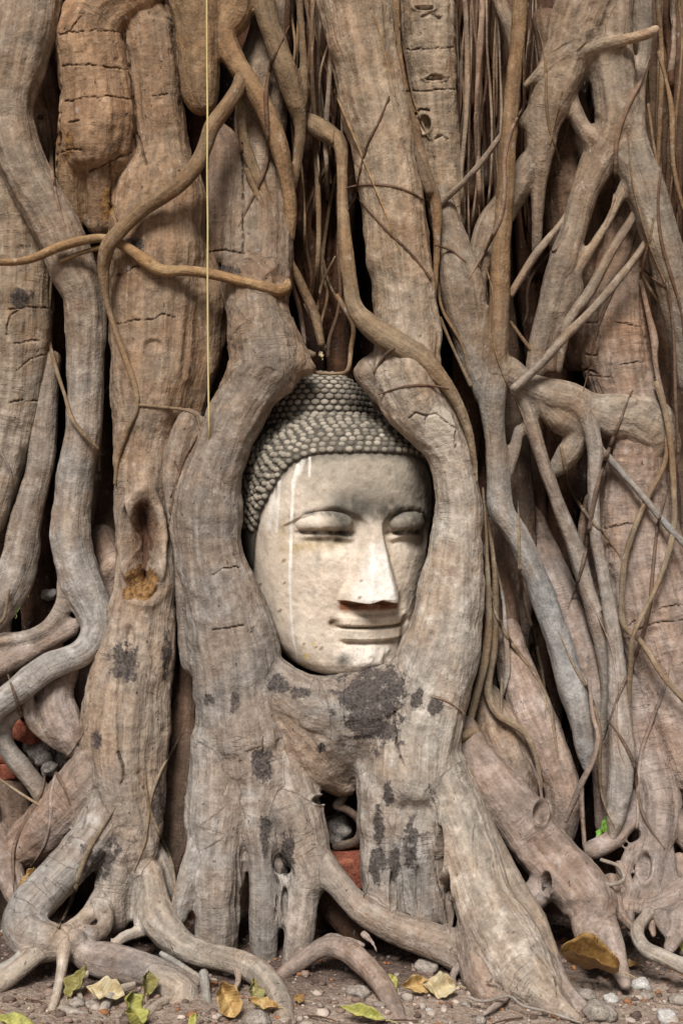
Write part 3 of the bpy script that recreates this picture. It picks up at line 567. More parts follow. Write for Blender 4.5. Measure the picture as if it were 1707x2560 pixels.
# ---- finer branching at the foot
for sp, cl in [('1420 1985 26@-.09;1442 2040 28@-.11;1424 2105 24@-.14', 'p'), ('1560 1970 32@-.06;1578 2070 36@-.1;1556 2150 30@-.16', 'p'), ('1474 2000 28@-.09;1458 2050 28@-.12;1444 2112 24@-.16;1452 2150 18@-.2', 'p'), ('1500 2050 26@-.13;1494 2110 22@-.17;1500 2150 14@-.2', 'p'), ('60 2180 24@-.25;30 2212 26@-.28;-20 2235 26@-.3', 'l'), ('200 2235 20@-.3;180 2268 18@-.34;190 2300 14@-.39', 'l'), ('390 2320 22@-.4;430 2335 22@-.44;470 2352 18@-.48', 'l'), ('540 2215 22@-.25;548 2250 18@-.3;530 2290 12@-.36', 'p'), ('1180 2260 26@-.37;1150 2300 20@-.43;1110 2330 14@-.48', 'p'), ('1060 2210 24@-.23;1040 2240 18@-.27;1046 2265 12@-.3', 'p')]:
    root([sp], col=cl, voxel=.005, smooth=3, wr=.4, rough=.4)
# ---- thin hanging rootlets in the gaps
for sp in ['667 470 9@.2;650 560 9@.2;668 640 10@.2;690 720 12@.2;700 790 10@.18', '770 400 8@.24;750 520 8@.24;740 620 8@.24;752 680 8@.24;735 760 8@.22;750 815 8@.18',
           '790 420 9@.14;776 560 9@.16;782 660 9@.17;775 720 8@.17;756 780 9@.17;752 820 8@.16', '735 560 7@.24;752 640 7@.24;775 690 7@.24', '770 590 7@.2;740 650 7@.22;728 720 7@.23', '700 700 8@.2;730 760 12@.18;745 800 14@.16',
           '660 780 9@.1;690 800 12@.12;720 815 14@.12', '700 0 6@.2;712 80 6@.2;706 180 8@.2;718 220 7@.2;712 270 6@.2', '760 80 6@.1;735 180 6@.12;745 300 7@.2;760 420 7@.2', '775 680 12@.1;810 745 12@.05;806 800 12@.03;798 850 10@.0;770 858 8@.02;722 856 8@.03',
           '1045 0 8@.2;1050 150 8@.2;1052 300 9@.2;1048 420 8@.2', 
           '1488 240 7@.02;1500 330 7@.01;1520 440 8@.01;1556 540 8@.02', '1512 120 10@.05;1530 190 9@.05;1542 260 14@.04;1545 380 12@.04;1568 480 9@.04',
           '1470 620 8@.1;1490 660 8@.08;1520 700 8@.06;1570 760 8@.05', '1500 520 7@.0;1480 590 7@.02;1470 640 7@.06', '1530 640 7@-.01;1545 760 7@.02;1550 900 8@.03;1556 1040 8@.04', '1172 740 8@.05;1205 785 9@.05;1240 830 9@.04', '1010 730 8@.05;1040 800 8@.05;1080 885 10@.05',
           '1008 600 7@.1;1012 700 7@.06;1060 790 8@.04;1075 850 8@.05', '1110 1180 7@.05;1116 1260 7@.05;1120 1330 8@.04', '1215 1220 10@.2;1225 1300 14@.18;1262 1360 16@.16;1310 1420 18@.15', 
           '118 640 8@.12;112 760 9@.12;125 830 9@.1;150 910 9@.05;165 960 11@.02;195 1000 10@.02;225 1030 8@.04', '240 640 9@.14;238 800 9@.14;232 960 8@.14;228 1080 7@.14', '1150 1640 7@.06;1152 1560 7@.08', '0 1790 6@.02;60 1830 7@.0;112 1862 8@-.02;125 1872 8@-.03;178 1912 8@-.05', '0 1035 6@.03;20 1070 7@.03;28 1100 6@.04',
           '20 1355 8@.0;10 1420 8@.0;-20 1440 8@.0', '1380 1975 9@-.12;1420 1990 9@-.15;1432 2020 9@-.17;1400 2032 9@-.18;1375 2020 8@-.18', '1130 2265 7@-.38;1165 2282 8@-.42;1200 2330 8@-.47;1250 2342 7@-.5' if False else '1075 2290 6@-.42;1110 2300 7@-.44;1168 2288 7@-.46;1200 2310 7@-.48;1260 2325 7@-.5;1335 2350 6@-.54']:
    hair(sp, col=random.choice('oopmg'), sides=7)
# fine rootlets that cling to the surface of the thick roots: each is dropped onto the bark it grows on
from mathutils.bvhtree import BVHTree
dg_ = bpy.context.evaluated_depsgraph_get()
TREES = [BVHTree.FromObject(o, dg_) for o in fig.children if o.name.split('.')[0] in ('root', 'trunk')]
def cling(spec, col='o', sink=.35):
    q = np.array([[float(u) for u in t.split()] for t in spec.split(';')]); q4 = np.concatenate([q, np.zeros((len(q), 1))], 1)[:, [0, 1, 3, 2]]; q4 = resample(q4, 9.0)
    eye = Vector((0, -D0, H)); out = []
    for x, y, _, w in q4:
        d = (Vector(P(x, y, 0)) - eye).normalized(); best = None
        for t in TREES:
            h = t.ray_cast(eye, d, 12)
            if h[0] is not None and (best is None or h[3] < best[1]): best = (h[0], h[3])
        if best is None: continue
        r = w / 2 * K / 1000; p = best[0] - d * (r * (1 - sink) - .002); out.append([*p, r])
    out = np.array(out); dd = np.linalg.norm(out[:, :3] - np.array([0, -D0, H]), axis=1); ds = np.convolve(np.pad(dd, 4, 'edge'), np.ones(9) / 9, 'valid'); ds = np.minimum(ds, dd)
    out[:, :3] = np.array([0, -D0, H]) + (out[:, :3] - np.array([0, -D0, H])) * (ds / dd)[:, None]
    t = tube(out, step=.008, sides=7, lump=.08); m = make_mesh('rootlet', t['V'], t['F'], BARK); paint(m, [t], [PAL[col]], [.2], [.2], marks=False, disp=.5); link('rootlet', m, fig)
for sp, c in [('893 222 5;872 275 6;852 315 7;836 355 7;824 410 7;815 455 7;798 482 6', 'm'), ('796 432 5;830 425 6;880 425 6;930 437 6;978 462 5', 'm'), ('822 455 5;880 520 6;945 585 7;988 640 6', 'm'), ('698 -20 6;722 70 6;748 155 7;786 250 7;836 370 6;886 490 6;920 585 4', 's'),
              ('1000 563 5;1035 575 6;1068 602 5', 'm'), ('316 930 8;370 935 8;430 943 8;452 958 7;460 985 6', 'o'), ('0 1035 6;20 1070 7;30 1105 6', 'p'), ('1290 210 5;1270 290 5;1262 330 5', 'o'), ('1310 260 5;1295 320 5;1275 380 5', 'o'), ('870 905 5;930 888 6;985 886 6;1030 892 5', 'm'), ('858 855 6;885 815 7;905 800 6', 'm'),
              ('990 1600 5;1030 1612 6;1066 1640 4', 't'), ('1440 300 5;1452 420 5;1490 560 5;1530 660 5', 'o'), ('1500 500 5;1490 560 6;1470 610 6', 'o'), ('1530 660 6;1500 640 6;1478 620 5', 'm'), ('910 20 5;930 130 5;950 230 5;985 320 5', 'o'), ('860 40 5;885 130 5;905 220 5', 's'), ('455 1000 6;425 1050 7;405 1110 7;392 1180 6', 'm')]:
    cling(sp, c)
rc = random.Random(17)
for x0, y0, x1, y1 in [(1210, 230, 1090, 640), (1290, 520, 1180, 760), (1460, 520, 1330, 900), (1500, 300, 1560, 800), (1100, 600, 1200, 1000), (1240, 960, 1420, 1300), (1180, 1150, 1250, 1650), (1440, 900, 1300, 1400), (1550, 1100, 1400, 1700), (1340, 1300, 1460, 1800), (1130, 1350, 1300, 1750), (1400, 1650, 1520, 1950), (1480, 120, 1380, 520), (1230, 60, 1290, 420),
                       (420, 1650, 300, 2000), (200, 1650, 60, 2000), (260, 1850, 120, 2150), (330, 1750, 410, 2100), (10, 1550, 160, 1850), (100, 1750, 20, 2050), (660, 60, 560, 520), (750, 300, 690, 700), (80, 150, 150, 520), (1300, 1450, 1420, 1900), (1530, 1500, 1440, 1960)]:
    n_, ph, am, w0 = 7, rc.uniform(0, 6), rc.uniform(8, 20), rc.uniform(6, 12)
    cling(';'.join(f'{x0 + (x1 - x0) * k / 6 + am * math.sin(k * 1.2 + ph):.0f} {y0 + (y1 - y0) * k / 6:.0f} {max(1.6, w0 * math.sin(math.pi * (.04 + .92 * k / 6)) ** .6):.1f}' for k in range(n_)), rc.choice('oopm'))
# thin near-vertical strands filling the upper right crevices
rn = random.Random(3)
for i in range(70):
    x = rn.choice([1046, 1052, 1060, 1066, 1078, 1092, 1100, 1110, 1122, 1130, 1142, 1205, 1214, 1225, 1500, 1512, 1524, 1535, 1548, 1556, 1540, 655, 668, 690, 700, 712, 724, 740, 756, 770, 782, 1300, 1420, 1440, 838, 850]); L = rn.uniform(260, 820); Y = rn.uniform(.10, .26); ph = rn.uniform(0, 6); am = rn.uniform(3, 11)
    hair(';'.join(f'{x + am * math.sin(k * .9 + ph) + (k - 3) * rn.uniform(-1, 1):.0f} {-60 + L * k / 7:.0f} {rn.uniform(4, 8) if i % 4 else rn.uniform(9, 16):.1f}@{Y + .02 * math.sin(k * 1.3 + ph) + (.2 if k == 7 else 0):.3f}' for k in range(8)), col=rn.choice('omgpd'), sides=7)

# ------------------------------------------------------------------ vines lying across the trunks
vine = strand('vine', '552 178 28@.05;545 205 32@.03;520 245 34@.0;487 290 36@-.01;472 335 37@-.02;440 395 37@-.03;390 440 37@-.035;330 480 35@-.02;282 524 35@-.02;250 562 36@-.025;239 600 32@-.01;239 635 24@.0;245 690 14@.01;266 760 14@.01;292 830 14@.005;310 885 14@.0;315 935 13@.0;292 990 12@.01;272 1050 11@.02;265 1110 9@.03', None, col='o', sides=18, lump=.06)
tag(vine, 'olive brown vine curving across the left trunk and thinning into a hanging tail', 'vine', 'vines across the left trunks')
vine2 = strand('vine', '-40 600 16@-.02;30 602 17@-.025;80 592 20@-.03;130 570 22@-.03;190 553 22@-.02;240 548 20@.0;290 568 23@.0;340 604 28@-.005;375 622 28@-.005;430 622 24@-.01;490 630 24@-.005;550 645 26@-.01;610 660 29@-.01;640 668 29@.0;658 658 24@.03;655 630 16@.08', None, col='s', sides=16, lump=.06)
tag(vine2, 'tan vine running level across the left trunks and hooking upward above the stone head', 'vine', 'vines across the left trunks')
vine3 = strand('vine', '140 600 12@-.01;190 580 12@-.005;245 566 13@.01', None, col='s', sides=10)
tag(vine3, 'short thin tan vine just under the level vine at the far left', 'vine', 'vines across the left trunks')

# ------------------------------------------------------------------ string
g = NG('raw_string'); tc = g.n('ShaderNodeTexCoord').outputs['Object']
STR = g.done(g.mix(g.noise(tc, 160, 2), (.42, .33, .14), (.62, .52, .27)), .8, .2)
_e = Vector((0, -D0, H)); _d = (Vector(P(481, 1006, 0)) - _e).normalized(); _h = [t.ray_cast(_e, _d, 12) for t in TREES]; YE = min((h[0].y for h in _h if h[0] is not None), default=-.05)
t = tube('475 -60 4.2@-.085;475.5 130 3.8@-.083;476.8 270 4.5@-.086;476 400 4.1@-.085;477.4 520 4.5@-.084;477 640 4.2@-.085;478 800 4.2@-.085;480 960 4.4@-.08;481 1006 4.2@' + f'{YE:.3f}', step=.012, sides=8, lump=.08)
st = link('string', make_mesh('string', t['V'], t['F'], STR)); tag(st, 'thin yellow string hanging straight down the left trunk to the left frame root', 'string')

# ------------------------------------------------------------------ the stone head
HX, HY = 838 / K, .19                   # axis of the head
YAW = R(23); FW = np.array([math.sin(YAW), -math.cos(YAW), 0]); RT = np.array([math.cos(YAW), math.sin(YAW), 0])
head = empty('statue_head', (0, 0, 0)); tag(head, 'weathered stone head with bead curls and half-closed eyes held in the roots', 'statue')
hs_ = (D0 + HY) / D0
HC = np.array([(838 - 853.5) / 1000 * hs_, HY, 0])
def zv(v): return H - (np.asarray(v, float) - 1280) / 1000      # source row -> height (near face plane)
VP = np.array([1000, 1030, 1060, 1090, 1130, 1180, 1250, 1350, 1425, 1500, 1550, 1600, 1640, 1665, 1685, 1697, 1704])
AP = 1.025 * np.array([.02, .12, .168, .2, .226, .238, .241, .232, .222, .208, .196, .18, .158, .135, .10, .06, .02])
CP = np.array([-.03, -.02, -.015, -.01, 0, 0, 0, 0, .004, .012, .022, .038, .06, .08, .1, .115, .125])     # forward shift of the section
def smooth_interp(x, xp, fp):
    # monotone-ish cubic through the samples
    m = np.gradient(fp, xp); i = np.clip(np.searchsorted(xp, x) - 1, 0, len(xp) - 2); h = xp[i + 1] - xp[i]; t = np.clip((x - xp[i]) / h, 0, 1)
    return (2*t**3-3*t*t+1)*fp[i] + (t**3-2*t*t+t)*h*m[i] + (-2*t**3+3*t*t)*fp[i+1] + (t**3-t*t)*h*m[i+1]
HT = np.array([0, 30, 39, 50, 58, 64, 72, 80, 90, 110, 150]); HV = np.array([1134, 1137, 1144, 1162, 1200, 1236, 1275, 1335, 1420, 1480, 1500])
def hairline(th): return np.interp(np.abs(np.degrees(th)), HT, HV)
def base(th, v):
    a = smooth_interp(v, VP, AP); c = smooth_interp(v, VP, CP); b = a * 1.02
    e = 2 / 2.15
    sx = np.sign(np.sin(th)) * np.abs(np.sin(th)) ** e; cx = np.sign(np.cos(th)) * np.abs(np.cos(th)) ** e
    return a * sx, c + b * cx
def gs(x, s): return np.exp(-(x / s) ** 2)
def relief(X, v, th):
    """forward relief of the face in mm; X = sideways mm from the face axis, v = row"""
    A = np.abs(X); h = np.zeros_like(X); fr = sstep(100, 70, np.degrees(np.abs(th)))
    # nose
    hN = np.interp(v, [1262, 1285, 1310, 1350, 1400, 1445, 1475, 1490, 1497], [0, 7, 16, 31, 47, 62, 71, 74, 72])
    wN = np.interp(v, [1262, 1300, 1340, 1400, 1450, 1480, 1505], [32, 34, 40, 53, 71, 86, 90]); rw = np.interp(v, [1262, 1320, 1400, 1460, 1500], [9, 12, 17, 24, 32])
    prof = sstep(0, 1, np.clip((wN - A) / (wN - rw), 0, 1)); prof = .85 * prof + .15 * np.clip((wN - A) / (wN - rw), 0, 1)
    base_cut = 1498 - 6 * gs(A, 16) + 4 * gs(A - 45, 20)
    nose = hN * prof * sstep(base_cut + 2.5, base_cut - 1.5, v)
    h += nose * (1 + .015 * np.sin(v * .09 + X * .07))
    h -= 7 * gs(v - base_cut - 7, 5) * sstep(84, 66, A)
    # brow arcs: forehead stands forward of the sockets
    vb = np.interp(A, [0, 18, 40, 75, 110, 145, 180, 210], [1315, 1308, 1291, 1277, 1272, 1280, 1298, 1320])
    sock = sstep(-3, 6, v - vb) * sstep(1395, 1345, v) * sstep(10, 45, A) * sstep(215, 175, A)
    h -= 12 * sock
    h -= 6 * gs(A - 40, 22) * gs(v - 1335, 26)
    h += 5 * gs(v - vb + 10, 13) * sstep(12, 40, A) * sstep(210, 165, A)
    h -= 4.0 * gs(v - vb - 1, 6.0) * (.7 + .5 * np.sin(A * .13 + X * .05)) * sstep(30, 60, A) * sstep(165, 125, A)
    # lids
    q = ((A - 114) / 64) ** 2 + ((v - 1308) / 31) ** 2
    h += 33 * np.clip(1 - q, 0, 1) ** .6 * sstep(1336, 1322, v)
    vs = 1326 + .0016 * (A - 112) ** 2 * np.sign(A - 20) * .6 - 2.2 * gs(A - 118, 28) + 3 * gs(A - 60, 16)
    slit = sstep(36, 55, A) * sstep(182, 166, A)
    h -= 13 * gs(v - vs - 2, 5.5) * slit * (1 + .6 * np.sin(A * .17 + 1))
    h += 7 * gs(v - vs - 14, 8) * sstep(30, 60, A) * sstep(180, 150, A)
    h -= 4 * gs(v - vs - 27, 6) * sstep(40, 70, A) * sstep(165, 140, A)
    # cheeks, nasolabial plane
    h += 7 * gs(A - 105, 60) * gs(v - 1440, 70)
    h -= 5 * gs(A - 88, 14) * gs(v - 1512, 26)
    # mouth
    vm = v + .0005 * X ** 2; A = np.where(X > 0, A * .85, A)
    mw = sstep(96, 70, A)
    h += 14 * mw * sstep(1535, 1545, vm) * sstep(1570, 1562, vm) * (1 - .35 * gs(A, 9) * sstep(1558, 1545, vm))
    h += 3 * gs(vm - 1538, 3) * mw
    h -= 10 * gs(vm - 1566.5, 4.2) * sstep(92, 78, A)
    h += 15 * sstep(86, 62, A) * sstep(1568, 1575, vm) * sstep(1604, 1594, vm)
    h -= 5 * gs(vm - 1606, 5) * sstep(80, 55, A)
    h -= 17 * gs(np.hypot(A - 90, (v - 1556) * 1.1), 9.5)
    h += 3 * gs(A, 13) * 0 - 2.5 * gs(A, 9) * sstep(1512, 1520, v) * sstep(1542, 1534, v)
    # chin
    h += 13 * gs(X, 52) * gs(v - 1648, 32)
    return h * fr
# the skin of the head
TH = np.radians(np.linspace(-125, 125, 560)); VV = np.concatenate([np.linspace(1002, 1120, 50), np.linspace(1120, 1704, 470)[1:]])
tg, vg = np.meshgrid(TH, VV); tf, vf = tg.ravel(), vg.ravel()
xl, yl = base(tf, vf); X = xl * 1000
rel = relief(X, vf, tf)
P3 = np.stack([X * .001, vf * .001, yl], 1)
n1 = fbm(P3 * 30, 4, 31); n2 = fbm(P3 * 90, 3, 33)
wear = .0022 * n1 + .0010 * n2 - .0028 * sstep(.25, .75, fbm(P3 * 20, 3, 37))
chip = sstep(.1, 1, gs(X + 12, 62) * gs(vf - 1632, 34) * 1.3 + .35 * n1)     # broken plaster on the chin and lower lip
cell = np.floor(fbm(P3 * 26, 2, 41) * 4) / 4
rel = rel + chip * (10 * fbm(P3 * np.array([34, 26, 20]), 3, 41) + 7 * np.tanh(4 * fbm(P3 * 18, 1, 45)) - 1)
chipb = sstep(.25, .8, gs(X - 30, 60) * gs(vf - 1522, 14) + .3 * n1 - .1); rel -= chipb * 2.0
pos = HC[None] + xl[:, None] * RT + (yl + wear + rel * .001)[:, None] * FW
pos[:, 2] = zv(vf) - np.where((vf > 1400) & (vf < 1501), np.clip(rel - 20, 0, 60) * .00008, 0)
# colour: where the wash, soot and drips are
pxs = (pos[:, 0] / ((D0 + pos[:, 1]) / D0) * 1000 + 853.5); pys = (H - pos[:, 2]) / ((D0 + pos[:, 1]) / D0) * 1000 + 1280
warm = np.array([.66, .545, .425]); pale = np.array([.76, .67, .555]); soot = np.array([.085, .077, .06]); ochre = np.array([.42, .31, .16]); white = np.array([.80, .76, .69]); grey = np.array([.36, .31, .24])
col = np.repeat(warm[None], len(pos), 0)
def lay(mask, c, k=1.0):
    global col
    m = np.clip(mask * k, 0, 1)[:, None]; col = col * (1 - m) + np.asarray(c)[None] * m
nn = fbm(P3 * 14, 4, 51); nf = fbm(P3 * 60, 3, 53)
lay(sstep(-.1, .5, nn), pale, .45)
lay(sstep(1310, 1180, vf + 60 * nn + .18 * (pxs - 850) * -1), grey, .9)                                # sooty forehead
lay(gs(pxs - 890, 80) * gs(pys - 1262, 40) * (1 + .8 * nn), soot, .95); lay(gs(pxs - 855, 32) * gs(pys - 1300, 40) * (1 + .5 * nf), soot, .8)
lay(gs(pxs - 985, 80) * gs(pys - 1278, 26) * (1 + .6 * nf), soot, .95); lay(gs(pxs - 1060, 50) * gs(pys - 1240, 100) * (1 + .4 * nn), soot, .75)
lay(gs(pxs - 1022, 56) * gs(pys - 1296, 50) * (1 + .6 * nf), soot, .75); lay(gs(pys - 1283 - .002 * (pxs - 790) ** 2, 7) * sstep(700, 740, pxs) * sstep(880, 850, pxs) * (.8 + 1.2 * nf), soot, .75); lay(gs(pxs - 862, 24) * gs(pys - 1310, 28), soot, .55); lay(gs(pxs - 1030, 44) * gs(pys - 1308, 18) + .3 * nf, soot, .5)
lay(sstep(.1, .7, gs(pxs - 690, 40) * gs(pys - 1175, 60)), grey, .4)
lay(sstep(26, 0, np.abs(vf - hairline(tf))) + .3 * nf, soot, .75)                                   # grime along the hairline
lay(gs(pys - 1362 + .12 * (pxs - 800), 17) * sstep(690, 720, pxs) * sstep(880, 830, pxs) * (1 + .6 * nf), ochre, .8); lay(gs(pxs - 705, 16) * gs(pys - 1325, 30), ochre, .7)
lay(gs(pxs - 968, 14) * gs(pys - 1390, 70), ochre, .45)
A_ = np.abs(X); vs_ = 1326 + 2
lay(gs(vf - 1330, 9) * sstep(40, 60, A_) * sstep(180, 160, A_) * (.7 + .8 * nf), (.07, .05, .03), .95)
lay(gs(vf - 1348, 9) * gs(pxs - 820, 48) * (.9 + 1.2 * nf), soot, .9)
lay(gs(pxs - 770, 34) * gs(pys - 1300, 14), pale, .7)
lay(np.clip(rel - 18, 0, 30) / 30 * sstep(1325, 1370, vf) * sstep(1520, 1490, vf) * sstep(90, 60, A_), (.80, .76, .69), .95)            # washed nose
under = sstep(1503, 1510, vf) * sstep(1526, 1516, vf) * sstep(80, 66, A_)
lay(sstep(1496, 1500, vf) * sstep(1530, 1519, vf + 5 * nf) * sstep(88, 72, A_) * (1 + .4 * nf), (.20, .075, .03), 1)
lay(chip, (.78, .72, .63), .85); lay(gs(pxs - 855, 20) * gs(pys - 1652, 17) + .3 * nf * gs(pxs - 855, 30) * gs(pys - 1652, 30), (.13, .125, .11), .9)
vm_ = vf + .0005 * X ** 2
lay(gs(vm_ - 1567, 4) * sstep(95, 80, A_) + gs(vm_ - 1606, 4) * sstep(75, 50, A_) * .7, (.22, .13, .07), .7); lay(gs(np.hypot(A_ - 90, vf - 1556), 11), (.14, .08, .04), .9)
for (dx0, dy0, dx1, dy1, wd, a) in [(745, 1165, 733, 1215, 5.5, .75), (733, 1200, 729, 1300, 4.0, .85), (729, 1290, 724, 1480, 4.2, .95), (724, 1470, 731, 1580, 3.2, .9), (731, 1580, 748, 1676, 3.0, .85),
                                    (700, 1190, 690, 1330, 4.2, .7), (684, 1210, 672, 1320, 6, .6), (775, 1145, 774, 1190, 3.5, .6), (760, 1140, 745, 1180, 9, .5), (690, 1250, 688, 1300, 8, .4)]:
    d = seg_dist(pxs + 1.5 * n1, pys, [(dx0, dy0), (dx1, dy1)]); lay(sstep(wd * 1.35, wd * .45, d) * (1 + .35 * nf), white, a)
lay((gs(np.hypot(pxs - 766, pys - 1642), 9) > .5) * (nf > -.05) * 1.0 + (np.hypot(pxs - 783, pys - 1610) < 5) * (nf > 0) * 1.0 + (np.hypot(pxs - 758, pys - 1650) < 14) * (nf > .28) * 1.0, (.72, .55, .12), .9)
for (sx, sy, r_) in [(709, 1402, 6), (700, 1527, 5), (803, 1621, 6), (790, 1618, 4), (903, 1452, 4), (899, 1494, 5), (711, 1458, 4), (650, 1462, 5), (760, 1610, 4)]:
    lay(sstep(r_ * 1.3, r_ * .5, np.hypot((pxs - sx) * 1.0 + (pys - sy) * .5, pys - sy)), (.26, .17, .09), .85)
lay(sstep(.28, .6, fbm(P3 * 45, 3, 61)), (.42, .33, .25), .35)
lay(sstep(.05, .6, fbm(P3 * 9, 4, 67)), (.40, .355, .29), .42); lay(sstep(.2, .55, fbm(P3 * np.array([30, 8, 30]), 4, 69)), (.28, .24, .185), .30)
col = .88 * col + .12 * col.mean(1)[:, None]
col *= .95 * (1 + .06 * n2)[:, None]
nT, nV = len(TH), len(VV)
i = np.arange(nV - 1)[:, None] * nT; j = np.arange(nT - 1)[None, :]
F = np.stack([i + j, i + nT + j, i + nT + j + 1, i + j + 1], -1).reshape(-1, 4)
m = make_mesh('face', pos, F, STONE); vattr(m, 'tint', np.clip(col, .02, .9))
# close the back so it is a solid head
face = link('face', m, head)
def dome(n_t=64, n_p=24): pass

# hair: cap + rows of bead curls
def bead(p, nrm, r, sq=.75, seed=0):
    nrm = nrm / (np.linalg.norm(nrm) + 1e-9); a = np.cross(nrm, (0, 0, 1.0)); a /= np.linalg.norm(a) + 1e-9; b = np.cross(nrm, a)
    V, F = [], []; ns, nr = 10, 5
    for k in range(nr):
        f = k / nr * math.pi / 2; 
        for q in range(ns):
            t_ = q / ns * 2 * math.pi; V.append(p + (a * math.cos(t_) * 1.1 + b * math.sin(t_) * .82) * r * math.cos(f) + nrm * r * sq * math.sin(f))
    V.append(p + nrm * r * sq)
    for k in range(nr - 1):
        for q in range(ns): F.append([k * ns + q, k * ns + (q + 1) % ns, (k + 1) * ns + (q + 1) % ns, (k + 1) * ns + q])
    for q in range(ns): F.append([(nr - 1) * ns + q, (nr - 1) * ns + (q + 1) % ns, nr * ns])
    return V, F
class Acc:
    def __init__(s): s.V, s.F, s.c = [], [], []
    def add(s, V, F, c):
        b = len(s.V); s.V += list(V); s.F += [[k + b for k in f] for f in F]; s.c += list(c)
rb = random.Random(11)
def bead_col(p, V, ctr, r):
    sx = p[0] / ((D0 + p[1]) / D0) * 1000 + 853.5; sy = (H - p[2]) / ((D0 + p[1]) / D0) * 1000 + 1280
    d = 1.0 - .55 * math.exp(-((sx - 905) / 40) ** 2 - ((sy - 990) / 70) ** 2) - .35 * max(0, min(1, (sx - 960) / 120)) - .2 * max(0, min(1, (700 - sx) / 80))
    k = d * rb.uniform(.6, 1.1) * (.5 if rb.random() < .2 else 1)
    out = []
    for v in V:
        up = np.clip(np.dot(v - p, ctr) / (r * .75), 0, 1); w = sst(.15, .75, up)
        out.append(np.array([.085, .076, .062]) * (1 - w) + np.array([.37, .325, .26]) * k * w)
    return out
def sst(a, b, x):
    t_ = min(1, max(0, (x - a) / (b - a))); return t_ * t_ * (3 - 2 * t_)
# cap surface
hc = Acc()
ts = np.radians(np.linspace(-125, 125, 160)); us = np.linspace(0, 1, 50)
def cap_pt(th, u, lift=.008):
    vh = float(hairline(th)); v = vh + (1034 - vh) * u
    a, b = base(np.array([th]), np.array([max(v, 1004.)])); e = lift * sst(0, .06, u + .02)
    x, y = a[0], b[0]; L = math.hypot(x, y) + 1e-9
    return HC + (x * (1 + e / L)) * RT + (y * (1 + e / L)) * FW + np.array([0, 0, float(zv(v)) + e * .5])
V = [cap_pt(t_, u) for u in us for t_ in ts]; n_ = len(ts)
F = [[a * n_ + b, a * n_ + b + 1, (a + 1) * n_ + b + 1, (a + 1) * n_ + b] for a in range(len(us) - 1) for b in range(n_ - 1)]
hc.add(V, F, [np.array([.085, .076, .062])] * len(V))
# beads in rows set off from the hairline by equal distances
ctr_h = HC + np.array([0, 0, float(zv(1200))])
row, dist_row = 0, .0166
fine_u = np.linspace(0, 1, 300)
paths = {}
def path(th):
    k = round(th, 4)
    if k not in paths:
        pts = np.array([cap_pt(th, u, .007) for u in fine_u]); s_ = np.concatenate([[0], np.cumsum(np.linalg.norm(np.diff(pts, axis=0), axis=1))]); paths[k] = (pts, s_)
    return paths[k]
def at_s(th, s_):
    pts, L = path(th)
    if s_ > L[-1]: return None
    return np.array([np.interp(s_, L, pts[:, c]) for c in range(3)])
th_f = np.radians(np.arange(-112, 80.1, .8))
for row in range(0, 16):
    s_ = .011 + row * dist_row
    pts = [(t_, at_s(t_, s_)) for t_ in th_f]; pts = [(t_, p) for t_, p in pts if p is not None]
    if len(pts) < 4: break
    acc, nxt, last = 0, (row % 2) * .012, None
    for t_, p in pts:
        if last is not None: acc += np.linalg.norm(p - last)
        last = p
        if acc >= nxt and p[2] < float(zv(1322)): nxt = acc + .02; continue
        if acc >= nxt:
            nxt += .0226 + rb.uniform(-.0012, .0012); q = p - ctr_h; nr_ = q * np.array([1, 1, .8]); nr_ /= np.linalg.norm(nr_)
            r = .0103 * rb.uniform(.9, 1.08); V, F = bead(p + np.array([0, 0, rb.uniform(-.0018, .0018)]) - nr_ * rb.uniform(0, .0012), nr_, r, rb.uniform(.6, .85))
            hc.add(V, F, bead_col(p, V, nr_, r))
m = make_mesh('hair', np.array(hc.V), hc.F, STONE); vattr(m, 'tint', np.array(hc.c)); link('hair', m, head)['label'] = 'low rows of bead curls above the forehead'
# topknot
kc = Acc(); KC = P(802 / K, 1052 / K, .2); KR = np.array([.137, .137, .126])
def kn(t_, f): return KC + KR * np.array([math.sin(t_) * math.cos(f), -math.cos(t_) * math.cos(f), math.sin(f)])
ns = 90; V = [kn(2 * math.pi * a / ns, -.5 + (math.pi / 2 + .5) * b / 30) for b in range(31) for a in range(ns)]
F = [[b * ns + a, b * ns + (a + 1) % ns, (b + 1) * ns + (a + 1) % ns, (b + 1) * ns + a] for b in range(30) for a in range(ns)]
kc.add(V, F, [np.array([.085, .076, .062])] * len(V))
f = -.32; r_ = 0
while f < 1.5:
    L = 2 * math.pi * KR[0] * math.cos(f); n_ = max(1, int(L / .0230))
    for q in range(n_):
        t_ = 2 * math.pi * (q + .5 * (r_ % 2)) / n_
        p = kn(t_, f)
        if p[1] < KC[1] + .06:
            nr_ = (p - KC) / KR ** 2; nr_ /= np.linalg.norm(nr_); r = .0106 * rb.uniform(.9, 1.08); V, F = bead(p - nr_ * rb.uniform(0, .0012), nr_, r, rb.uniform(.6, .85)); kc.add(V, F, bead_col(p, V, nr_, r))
    f += .0165 / .13; r_ += 1
m = make_mesh('topknot', np.array(kc.V), kc.F, STONE); vattr(m, 'tint', np.array(kc.c)); link('topknot', m, head)['label'] = 'rounded topknot of small bead curls'

